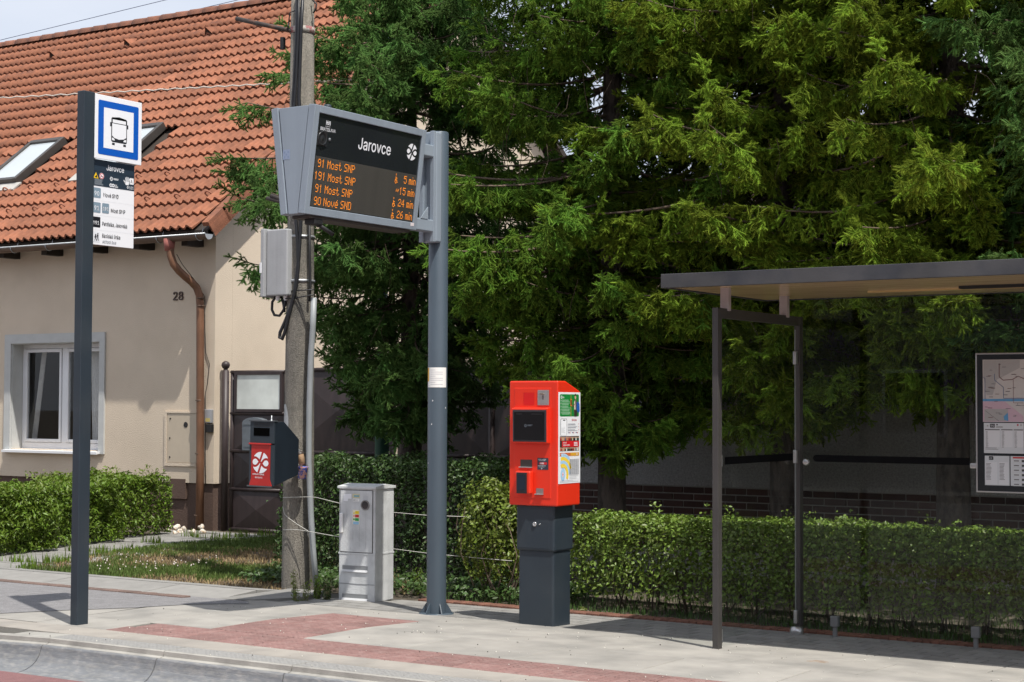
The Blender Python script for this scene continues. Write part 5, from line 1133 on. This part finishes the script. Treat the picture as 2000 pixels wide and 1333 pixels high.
def make_spray(seed):
    rng = np.random.default_rng(seed); V = []; F = []; T = []
    n = 5; seg = .068; p = np.zeros(3); d = np.array([1., 0, 0])
    for i in range(n):
        d = unit(d+np.array([0, rng.normal(0, .10), rng.normal(-.03, .08)])); shoot(p, d, seg*1.08 if i < n-1 else .085, V, F, T, .25 if i < n-1 else 1., rng, 16 if i < n-1 else 26)
        if i > 0:
            for s in (-1, 1):
                for _ in range(2):
                    an = rad(52+rng.normal(0, 18)); dd = unit(np.array([math.cos(an), s*math.sin(an), rng.normal(-.22, .50)])); L = (.100-.006*i)*(.7+.5*rng.random())
                    q = p+d*seg*rng.random(); shoot(q, dd, L, V, F, T, .35+.65*rng.random(), rng, 22)
                    if i < 3 and rng.random() < .55:
                        d2 = unit(dd+np.array([.5, -s*.3, rng.normal(-.2, .3)])); shoot(q+dd*L*.8, d2, L*.75, V, F, T, .7+.3*rng.random(), rng, 20)
        p = p+d*seg
    return np.array(V), np.array(F), np.array(T)
def spray_set(name, col, tip):
    c = bpy.data.collections.new(name); mt = leafmat(name+'_needles', col, tip, .33, .40, .8, .05)
    for k in range(5):
        V, F, T = make_spray(100+k); me = fast_mesh(name+'_%d' % k, V, F, mt, {'tip': T}); o = bpy.data.objects.new('spray_%s_%d' % (name, k), me); c.objects.link(o)
    return c
SETS = {'blue': spray_set('bluegreen', (.070, .150, .038), (.235, .40, .110)), 'mid': spray_set('midgreen', (.072, .155, .022), (.28, .44, .058)), 'yel': spray_set('yellowgreen', (.098, .165, .018), (.39, .52, .058))}
M_bark = pmat('spruce_bark', (.105, .085, .072), .95, .3, 14, .9, 50, col2=(.05, .04, .035), c2scale=18, stretch=(1, 1, .4))
M_twig = pmat('spruce_twig', (.135, .098, .070), .9, .3, 9)
def scatter(name, parent, pos, rot, scl, idx, coll):
    me = bpy.data.meshes.new(name); me.vertices.add(len(pos)); me.vertices.foreach_set('co', np.asarray(pos, np.float32).ravel())
    a = me.attributes.new('rot', 'FLOAT_VECTOR', 'POINT'); a.data.foreach_set('vector', np.asarray(rot, np.float32).ravel())
    a = me.attributes.new('scl', 'FLOAT', 'POINT'); a.data.foreach_set('value', np.asarray(scl, np.float32))
    a = me.attributes.new('idx', 'INT', 'POINT'); a.data.foreach_set('value', np.asarray(idx, np.int32))
    me.update(); o = link(name, me, parent)
    gname = 'scatter_'+coll.name
    ng = bpy.data.node_groups.get(gname)
    if not ng:
        ng = bpy.data.node_groups.new(gname, 'GeometryNodeTree'); ng.interface.new_socket('Geometry', in_out='INPUT', socket_type='NodeSocketGeometry'); ng.interface.new_socket('Geometry', in_out='OUTPUT', socket_type='NodeSocketGeometry')
        n, l = ng.nodes, ng.links; gi = n.new('NodeGroupInput'); go = n.new('NodeGroupOutput'); ip_ = n.new('GeometryNodeInstanceOnPoints'); ci = n.new('GeometryNodeCollectionInfo')
        ci.inputs['Collection'].default_value = coll; ci.inputs['Separate Children'].default_value = True; ci.inputs['Reset Children'].default_value = True
        def na(nm, ty): x = n.new('GeometryNodeInputNamedAttribute'); x.data_type = ty; x.inputs['Name'].default_value = nm; return x.outputs[0]
        er = n.new('FunctionNodeEulerToRotation'); l.new(na('rot', 'FLOAT_VECTOR'), er.inputs[0])
        l.new(gi.outputs[0], ip_.inputs['Points']); l.new(ci.outputs[0], ip_.inputs['Instance']); ip_.inputs['Pick Instance'].default_value = True
        l.new(na('idx', 'INT'), ip_.inputs['Instance Index']); l.new(er.outputs[0], ip_.inputs['Rotation']); l.new(na('scl', 'FLOAT'), ip_.inputs['Scale']); l.new(ip_.outputs[0], go.inputs[0])
    md = o.modifiers.new('scatter', 'NODES'); md.node_group = ng
    return tag(o, kind='stuff')
def spruce(px, Y, H, Rm, z0, zpk, r0, kind, label, seed, trunk_r=.15, dens=1., zmax=6.5):
    rng = np.random.default_rng(seed); p0 = at_y(px, 900, Y); bx, by = p0.x, Y
    t = thing('spruce_tree', (bx, by, ZB), label, 'tree', 'spruces behind the bus stop')
    tr = [(trunk_r*1.25, 0), (trunk_r*1.02, .25), (trunk_r, 1)]+[(trunk_r*(1-z/H)+.01, z) for z in np.linspace(1.6, H, 8)]
    MB().lathe(tr, (bx, by, ZB-.03), 16).build('trunk', M_bark, t)
    pos, rot, scl, idx = [], [], [], []; br = MB()
    z = z0
    vd_ = unit(np.array([bx, by]))
    def put(p, az, pit, s):
        if (p[0]-bx)*vd_[0]+(p[1]-by)*vd_[1] > .35*Rm and rng.random() < .6: return
        pos.append(p); rot.append((rng.normal(0, .7), -pit, az)); scl.append(s); idx.append(rng.integers(0, 5))
    while z < H-.4:
        f = (z-z0)/max(zpk-z0, .01)
        L0 = Rm*(r0+(1-r0)*min(f, 1)**1.35) if z < zpk else Rm*((H-z)/(H-zpk))**.75
        nb_ = 4 if z < zmax else 2
        a0 = rng.random()*6.283
        for b in range(nb_):
            az = a0+6.283*b/nb_+rng.normal(0, .35); L = max(.25, L0*(.72+.42*rng.random())); zz = z+rng.normal(0, .06)
            lowness = np.clip(1-(z-z0)/(H*.7), 0, 1); c1 = -.18-.42*lowness+rng.normal(0, .08); c2 = .22+.16*lowness+rng.normal(0, .05)
            pts = []
            for i in range(9):
                s = i/8; a = az+.12*math.sin(s*3+b); pts.append(np.array([bx+math.cos(a)*L*s, by+math.sin(a)*L*s, zz+L*(c1*s+c2*s*s)]))
            br.tube([tuple(q) for q in pts], [.020*(L/2)*(1-.85*i/8)+.003 for i in range(9)], 4, False)
            st = (.082 if z < zmax else .24)/dens; ns = int(L*.80/st)
            for i in range(ns+1):
                s = .18+.82*i/max(ns, 1); k = min(int(s*8), 7); fr = s*8-k; q = pts[k]*(1-fr)+pts[k+1]*fr; a = az+.12*math.sin(s*3+b)
                sc = (.95-.14*s)*(.8+.4*rng.random())*(1 if z < zmax else 1.6)
                for sd in (-1, 1):
                    if rng.random() < .08: continue
                    put(q, a+sd*rad(58+rng.normal(0, 16)), rad(-50+rng.normal(0, 20)), sc)
                if rng.random() < .62: put(q, a+rng.normal(0, .9), rad(-74+rng.normal(0, 14)), sc*.95)
                if rng.random() < .25: put(q, a+rng.normal(0, .5), rad(10+rng.normal(0, 12)), sc*.8)
            put(pts[8], az, rad(8+rng.normal(0, 10)), .95); put(pts[7], az+.5, rad(-5), .8); put(pts[7], az-.5, rad(-5), .8)
        z += (.14 if z < zmax else .32)*(.8+.4*rng.random())
    # dead hanging twigs inside
    for i in range(300):
        zz = z0+rng.random()*4.4; a = rng.random()*6.283; fz = min(max((zz-z0)/max(zpk-z0, .01), 0), 1); r_ = .2+rng.random()*Rm*(r0+(1-r0)*fz**1.35)*.6; q = np.array([bx+math.cos(a)*r_, by+math.sin(a)*r_, zz]); e = q+np.array([rng.normal(0, .12), rng.normal(0, .12), -.15-.35*rng.random()])
        br.tube([tuple(q), tuple((q+e)/2+rng.normal(0, .03, 3)), tuple(e)], [.004, .003, .0015], 3, False)
    tag(br.build('branches', M_twig, t), kind='stuff')
    scatter('crown', t, pos, rot, scl, idx, SETS[kind])
    return len(pos)
NSP = 0
NSP += spruce(800, 15.3, 7.4, 2.15, 1.65, 4.3, .34, 'blue', 'blue-green spruce left of the display pole, overlapping the orange roof', 21)
NSP += spruce(1195, 14.5, 12.5, 1.9, 1.5, 3.5, .42, 'mid', 'dark green spruce whose trunk rises just right of the red ticket machine', 22, .14)
NSP += spruce(1530, 14.7, 12, 1.9, 1.8, 3.7, .42, 'yel', 'yellow-green spruce above the left end of the shelter roof', 23, .13)
NSP += spruce(1862, 14.6, 12, 1.9, 2.0, 3.9, .36, 'yel', 'yellow-green spruce whose dark trunk stands behind the shelter map case', 24, .15)
NSP += spruce(2230, 14.8, 11, 1.9, 1.9, 3.4, .5, 'blue', 'blue-green spruce at the right edge of the photo', 25, .13)
print('sprays', NSP)

# ---- leaf clouds
def leaves(name, parent, P, N, size, mat, rng, fold=.25, jitter=.7, asp=.55):
    n = len(P); N = unit(N+rng.normal(0, jitter, (n, 3))); a = unit(np.cross(N, rng.normal(0, 1, (n, 3)))); b = np.cross(N, a)
    s = size*(.65+.7*rng.random((n, 1))); h = s*fold
    V = np.stack([P-a*s*.5, P-b*s*asp*.5+N*h*.5-a*s*.02, P+a*s*.5, P+b*s*asp*.5+N*h*.5-a*s*.02], 1).reshape(-1, 3); k = np.arange(n)[:, None]*4
    F = np.concatenate([k+np.array([[0, 2, 1]]), k+np.array([[0, 3, 2]])]); lv = np.repeat(rng.random(n), 4)
    me = fast_mesh(name, V, F, mat, {'lv': lv}); return tag(link(name, me, parent), kind='stuff')
def noise3(P, f, seed):
    r = np.random.default_rng(seed); out = np.zeros(len(P))
    for _ in range(5):
        k = r.normal(0, f, 3); out += np.sin(P @ k+r.random()*6.28)
    return out/5
def hedge_points(x0, x1, y0, y1, z0, z1, n, rng, seed, rough=.06, depth=.10, round_=.10):
    L, D, Hh = x1-x0, y1-y0, z1-z0; ar = np.array([L*Hh, L*Hh, D*Hh, D*Hh, L*D*1.2]); f = rng.choice(5, n, p=ar/ar.sum()); u = rng.random((n, 3))
    P = np.array([x0, y0, z0])+u*np.array([L, D, Hh]); N = np.zeros((n, 3))
    for i, (ax, v, s) in enumerate(((1, y0, -1), (1, y1, 1), (0, x0, -1), (0, x1, 1), (2, z1, 1))): m_ = f == i; P[m_, ax] = v; N[m_, ax] = s
    c = np.array([(x0+x1)/2, (y0+y1)/2, (z0+z1)/2])
    # round the shoulders
    top = np.clip((P[:, 2]-(z1-round_))/round_, 0, 1); P[:, 1] -= np.sign(P[:, 1]-c[1])*top*round_*.5*(np.abs(P[:, 1]-c[1]) > D*.3)
    dsp = rough*noise3(P, 6, seed)+rough*.7*noise3(P, 17, seed+1)-np.abs(rng.exponential(depth, n)); P = P+N*dsp[:, None]; N = N*.8+np.array([0, 0, .55])
    return P, N
def stems(parent, pts, mat, rng, h0, h1, spread):
    m = MB()
    for (x, y, z) in pts:
        for _ in range(4):
            p = np.array([x+rng.normal(0, .04), y+rng.normal(0, .04), z]); q = [tuple(p)]
            for k in range(4): p = p+np.array([rng.normal(0, spread), rng.normal(0, spread*.7), (h1-h0)/4]); q.append(tuple(p))
            m.tube(q, [.009, .007, .005, .004, .002], 5, False)
    return tag(m.build('stems', mat, parent), kind='stuff')
M_stem = pmat('hedge_stem', (.075, .055, .04), .9, .3, 12)
L_privet = leafmat('privet_leaf', (.145, .215, .033), None, .22, .42, .42, .22)
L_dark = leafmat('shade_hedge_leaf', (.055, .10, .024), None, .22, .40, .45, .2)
L_left = leafmat('bright_hedge_leaf', (.125, .195, .020), None, .30, .42, .45, .2)
L_light = leafmat('young_leaf', (.150, .200, .028), None, .30, .35, .45, .2)
rng = np.random.default_rng(5)
hd1 = thing('privet_hedge', (-3, 12.95, ZB), 'clipped green privet hedge running behind the shelter glass', 'hedge')
P, N = hedge_points(-7.58, 2.2, 12.60, 13.35, .03, .715, 72000, rng, 3, .05, .07); keep = (rng.random(len(P)) < np.clip((P[:, 2]+.02)/.22, .12, 1)*np.clip(1.2-.5*np.maximum(noise3(P, 4.5, 77), 0), .5, 1)); leaves('foliage', hd1, P[keep], N[keep], .040, L_privet, rng)
n = 900; k = rng.integers(0, 60, n); bx_ = -7.2+8.5*rng.random(60); by_ = 12.7+.5*rng.random(60); hh = rng.random(n)
leaves('young_tips', hd1, np.stack([bx_[k]+.03*rng.normal(0, 1, n)+.06*hh*np.sin(k), by_[k]+.03*rng.normal(0, 1, n), .655+hh*.16*(.4+(k % 5)/5)], 1), np.tile([.2, -.3, .7], (n, 1)), .036, L_privet, rng)
stems(hd1, [(-7.2+.32*i, 12.85+.1*rng.random(), ZB) for i in range(28)], M_stem, rng, 0, .7, .05)
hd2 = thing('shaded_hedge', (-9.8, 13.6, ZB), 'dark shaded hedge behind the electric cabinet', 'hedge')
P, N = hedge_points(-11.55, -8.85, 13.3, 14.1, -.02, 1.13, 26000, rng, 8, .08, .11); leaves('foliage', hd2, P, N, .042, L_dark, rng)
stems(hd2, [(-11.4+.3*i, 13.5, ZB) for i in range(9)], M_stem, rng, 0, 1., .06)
BX_ = -8.46
bs = thing('light_bush', (BX_, 12.75, ZB), 'loose yellow-green bush left of the ticket machine pillar', 'bush')
n = 5200; th_ = rng.random(n)*6.283; ph_ = rng.normal(0, 1, (n, 3)); ph_ = unit(ph_); rr_ = rng.random((n, 1))**.45
P = np.array([BX_, 12.78, .56])+ph_*rr_*np.array([.36, .28, .50]); P += .15*np.stack([noise3(P, 9, 4), noise3(P, 9, 5), noise3(P, 9, 6)], 1); leaves('foliage', bs, P, ph_+np.array([0, 0, .5]), .042, L_light, rng)
stems(bs, [(BX_-.1, 12.75, ZB), (BX_+.1, 12.72, ZB), (BX_+.2, 12.7, ZB), (BX_+.42, 12.75, ZB)], pmat('bare_twig', (.16, .115, .085), .9, .2, 9), rng, 0, .85, .085)
hd3 = thing('garden_hedge', (-16.2, 14.3, ZB), 'bright green leafy hedge under the house window', 'hedge')
for (a, b, c_, d_, zt_, nn_) in ((-16.35, -15.45, 11.7, 13.9, .67, 24000), (-16.7, -15.75, 13.7, 15.3, .67, 16000), (-17.3, -16.15, 15.1, 16.5, .70, 15500)):
    P, N = hedge_points(a, b, c_, d_, -.05, zt_, nn_, rng, int(nn_/100), .10, .08, .25); kp = rng.random(len(P)) < np.clip(1.2-.6*np.maximum(noise3(P, 4., 78), 0), .4, 1); P, N = P[kp], N[kp]; leaves('foliage', hd3, P, N, .055, L_left, rng, asp=.42)
n = 700; k = rng.integers(0, 26, n); bx_ = -16.3+.8*rng.random(26); by_ = 12.2+4.4*rng.random(26); bx_ = np.where(by_ > 14.5, bx_-.4, bx_)
hh = rng.random(n); P = np.stack([bx_[k]+.05*rng.normal(0, 1, n)+.12*hh*np.sin(k), by_[k]+.05*rng.normal(0, 1, n), .62+hh*.22], 1); leaves('young_tips', hd3, P, np.tile([.3, -.2, .7], (n, 1)), .05, L_light, rng, asp=.4)
# ---- grass, dry grass, clover
def inside(P, poly):
    x, y = P[:, 0], P[:, 1]; r_ = np.zeros(len(P), bool); j = len(poly)-1
    for i in range(len(poly)):
        xi, yi = poly[i]; xj, yj = poly[j]; c_ = ((yi > y) != (yj > y)) & (x < (xj-xi)*(y-yi)/(yj-yi+1e-12)+xi); r_ ^= c_; j = i
    return r_
def blades(name, P, h, w, mat, rng, label, cat, lean=.45, parent=None):
    n = len(P); a = rng.random(n)*6.283; hh = h*(.45+.9*rng.random(n)); d = np.stack([np.cos(a), np.sin(a), np.zeros(n)], 1); l = lean*rng.random(n)
    side_ = np.stack([-np.sin(a), np.cos(a), np.zeros(n)], 1)*w/2; mid = P+d*(l*hh*.35)[:, None]+np.array([0, 0, 1])*(hh*.6)[:, None]; tip = P+d*(l*hh)[:, None]+np.array([0, 0, 1])*hh[:, None]
    V = np.stack([P-side_, P+side_, mid+side_*.7, mid-side_*.7, tip], 1).reshape(-1, 3); k = np.arange(n)[:, None]*5; F = np.concatenate([k+np.array([[0, 1, 2]]), k+np.array([[0, 2, 3]]), k+np.array([[3, 2, 4]])])
    o = link(name, fast_mesh(name, V, F, mat, {'lv': np.repeat(rng.random(n), 5)}), parent); return tag(o, label, cat, None, 'stuff')
L_grass = leafmat('grass_blade', (.105, .155, .035), None, .25, .4, .6, .15); L_dry = leafmat('dry_blade', (.30, .22, .12), None, .2, .3, .8, .1)
poly = [(-14.15, 12.15), (-14.5, 13.2), (-14.85, 14.3), (-15.05, 15.4), (-14.7, 17.2), (-12.8, 17.3), (-10.35, 12.12), (-11.5, 12.1), (-12.66, 12.1)]
C_ = np.stack([-15.1+4.9*rng.random(90000), 12.1+5.2*rng.random(90000), np.full(90000, -.093)], 1); C_ = C_[inside(C_, poly)]
dry = noise3(C_*np.array([1, 1, 0]), 1.6, 31)+.55*noise3(C_*np.array([1, 1, 0]), 5, 32); edge = np.clip((12.9-C_[:, 1])/.8, 0, 1)*np.clip((C_[:, 0]+13.2)/1.0, 0, 1)
g_ = C_[(dry-edge*.9 > -.5+.5*rng.random(len(C_)))]; d_ = C_[(dry-edge*.9 < -.05)][::3]
blades('lawn_grass', g_, .048, .009, L_grass, rng, 'patchy green grass between the garden path and the concrete edge', 'grass')
blades('dry_grass', d_, .035, .010, L_dry, rng, 'dry straw coloured grass on the worn verge', 'grass', 1.2)
cl_ = g_[(noise3(g_, 1.2, 40) > -.1) & (g_[:, 0] < -12.3) & (g_[:, 1] < 14.2)]; cl_ = cl_[rng.choice(len(cl_), min(60, len(cl_)), False)]
V, F = [], []
oc = np.array([(1, 0, 0), (0, 1, 0), (-1, 0, 0), (0, -1, 0), (0, 0, 1), (0, 0, -1)])*.010; of = np.array([(0, 1, 4), (1, 2, 4), (2, 3, 4), (3, 0, 4), (1, 0, 5), (2, 1, 5), (3, 2, 5), (0, 3, 5)])
V = (cl_[:, None, :]+oc[None]+np.array([0, 0, .085])).reshape(-1, 3); F = (np.arange(len(cl_))[:, None, None]*6+of[None]).reshape(-1, 3)
tag(link('clover_flowers', fast_mesh('clover_flowers', V, F, pmat('clover_white', (.62, .55, .50), .8))), 'small white clover heads scattered in the grass', 'flowers', None, 'stuff')
# thin weeds at the hedge foot, round the pole, cabinet and along the path
def tuft_pts(spots, n, sp): return np.concatenate([np.stack([x+sp*rng.normal(0, 1, n), y+sp*.6*rng.normal(0, 1, n), np.full(n, z)], 1) for x, y, z in spots])
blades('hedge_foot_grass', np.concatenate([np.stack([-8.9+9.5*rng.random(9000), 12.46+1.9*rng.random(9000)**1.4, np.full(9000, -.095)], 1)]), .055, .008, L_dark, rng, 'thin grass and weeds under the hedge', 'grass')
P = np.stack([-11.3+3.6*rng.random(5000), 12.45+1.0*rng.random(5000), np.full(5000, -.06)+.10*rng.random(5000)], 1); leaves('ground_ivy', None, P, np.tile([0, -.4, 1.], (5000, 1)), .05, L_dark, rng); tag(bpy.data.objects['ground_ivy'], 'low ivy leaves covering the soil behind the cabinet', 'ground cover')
blades('path_weeds', tuft_pts([(at_g(x, y).x, at_g(x, y).y, -.09) for x, y in ((40, 1100), (60, 1112), (100, 1100), (128, 1100), (150, 1078), (250, 1080), (200, 1082), (160, 1090), (380, 1050), (430, 1055), (470, 1050), (520, 1048), (300, 1062))], 60, .09), .10, .012, L_left, rng, 'small weeds growing between the path pavers', 'weeds')
def weed(px, py, h, kind, label, n=9, seed=0, leafm=L_light):
    r_ = np.random.default_rng(seed); g = at_g(px, py); t = thing('weed', (g.x, g.y, g.z), label, 'plant', 'weeds round the pole and cabinet'); st = MB(); PP_ = []; NN_ = []
    for i in range(n):
        a = r_.random()*6.283; hh = h*(.5+.5*r_.random()); l = .35*hh*r_.random(); tip = np.array([g.x+math.cos(a)*l, g.y+math.sin(a)*l*.6, g.z+hh]); b0 = np.array([g.x+.02*r_.normal(), g.y+.02*r_.normal(), g.z-.01])
        st.tube([tuple(b0), tuple((b0+tip)/2+np.array([0, 0, .02])), tuple(tip)], [.003, .0025, .001], 4, False)
        for k in range(int(hh/.014)):
            s = (k+1)/(int(hh/.014)+1); q_ = b0+(tip-b0)*s; aa = r_.random()*6.283; PP_.append(q_+np.array([math.cos(aa), math.sin(aa), .1])*.018); NN_.append((math.cos(aa)*.3, math.sin(aa)*.3, 1))
    st.build('stalks', pmat('weed_stalk', (.16, .16, .07), .8), t); leaves('leaves', t, np.array(PP_), np.array(NN_), .03 if kind else .045, leafm, r_, asp=.35)
weed(575, 1175, .30, 1, 'tall feathery weed at the left foot of the concrete pole', 8, 1); weed(598, 1174, .20, 1, 'thin weed right of the concrete pole foot', 7, 2); weed(640, 1172, .20, 0, 'leafy weed against the left side of the cabinet', 10, 3, L_dark); weed(620, 1170, .22, 0, 'leafy weed below the grey conduit end', 10, 4, L_left)
weed(790, 1160, .14, 0, 'dry weed just right of the cabinet base', 8, 5, L_dry); weed(815, 1163, .26, 0, 'upright green weed between cabinet and display pole', 7, 6, L_left); weed(775, 1160, .38, 1, 'tall dry grass stalk beside the cabinet', 2, 7, L_dry); weed(945, 1168, .15, 0, 'low weed between display pole and ticket machine', 9, 8, L_left); weed(890, 1166, .12, 0, 'small weed right behind the display pole', 8, 9, L_dark); weed(1140, 1196, .05, 0, 'tiny weed at the brick edging right of the machine', 6, 10, L_light)
# white pebbles at the house foot
M_stone = pmat('pale_stone', (.62, .57, .50), .8, .15, 14, .3, 40, rnd=.15, col2=(.48, .33, .20), c2scale=12, c2lo=.5, c2hi=.65)
smesh = []
for k in range(4):
    bm = bmesh.new(); bmesh.ops.create_icosphere(bm, subdivisions=2, radius=.075)
    for v_ in bm.verts: v_.co *= 1+.22*math.sin(v_.co.x*40+k)*math.cos(v_.co.y*33+2*k); v_.co.z *= .7
    me = bpy.data.meshes.new('stone'); bm.to_mesh(me); bm.free(); me.materials.append(M_stone); smesh.append(me)
rs = random.Random(2)
for i in range(18):
    px = 312+rs.random()*92; g = at_g(px, 1046-rs.random()*10); s = .32+.4*rs.random(); o = link('stone', smesh[i % 4], None, (g.x, min(g.y, 17.25), ZB+.02+(.03 if i % 3 == 0 else 0)), Euler((rs.random()*6, rs.random()*6, rs.random()*6)).to_matrix().to_4x4() @ Matrix.Scale(s, 4))
    tag(o, 'pale stone in the heap at the foot of the downpipe', 'stone', 'stones at the house foot')
# crumbs on the pavement and kerb
def crumbs(name, n, mat, size, label, seed):
    r_ = np.random.default_rng(seed); X = -10.2+7.5*r_.random(n); Yc = 8.36+2.9*r_.random(n)**1.2; Zc = np.array([gz(y) for y in Yc])+.003; s = size*(.4+r_.random((n, 1, 1))*1.0)
    V = (np.stack([X, Yc, Zc], 1)[:, None, :]+(oc[None]/.010)*s*(.6+.6*r_.random((n, 6, 1)))).reshape(-1, 3); F = (np.arange(n)[:, None, None]*6+of[None]).reshape(-1, 3); tag(link(name, fast_mesh(name, V, F, mat)), label, 'debris', None, 'stuff')
crumbs('petal_crumbs', 190, pmat('crumb_white', (.6, .58, .52), .9), .0055, 'tiny pale petals scattered on the pavement', 3); crumbs('dirt_crumbs', 110, pmat('crumb_dark', (.05, .045, .04), .9), .0045, 'tiny dark dirt crumbs scattered on the pavement', 4)
a = [at_z(x, y, -.19) for x, y in ((11, 1291), (25, 1289), (35, 1292), (44, 1295))]
tw_ = MB().tube([(p.x, p.y, p.z+.01) for p in a], [.004, .006, .006, .004], 6).tube([(a[2].x, a[2].y, a[2].z+.01), (a[2].x-.03, a[2].y-.06, a[2].z)], [.004, .002], 5).build('dry_twig', pmat('twig_brown', (.22, .16, .10), .9)); tag(tw_, 'short dry twig lying in the kerb hollow', 'twig')
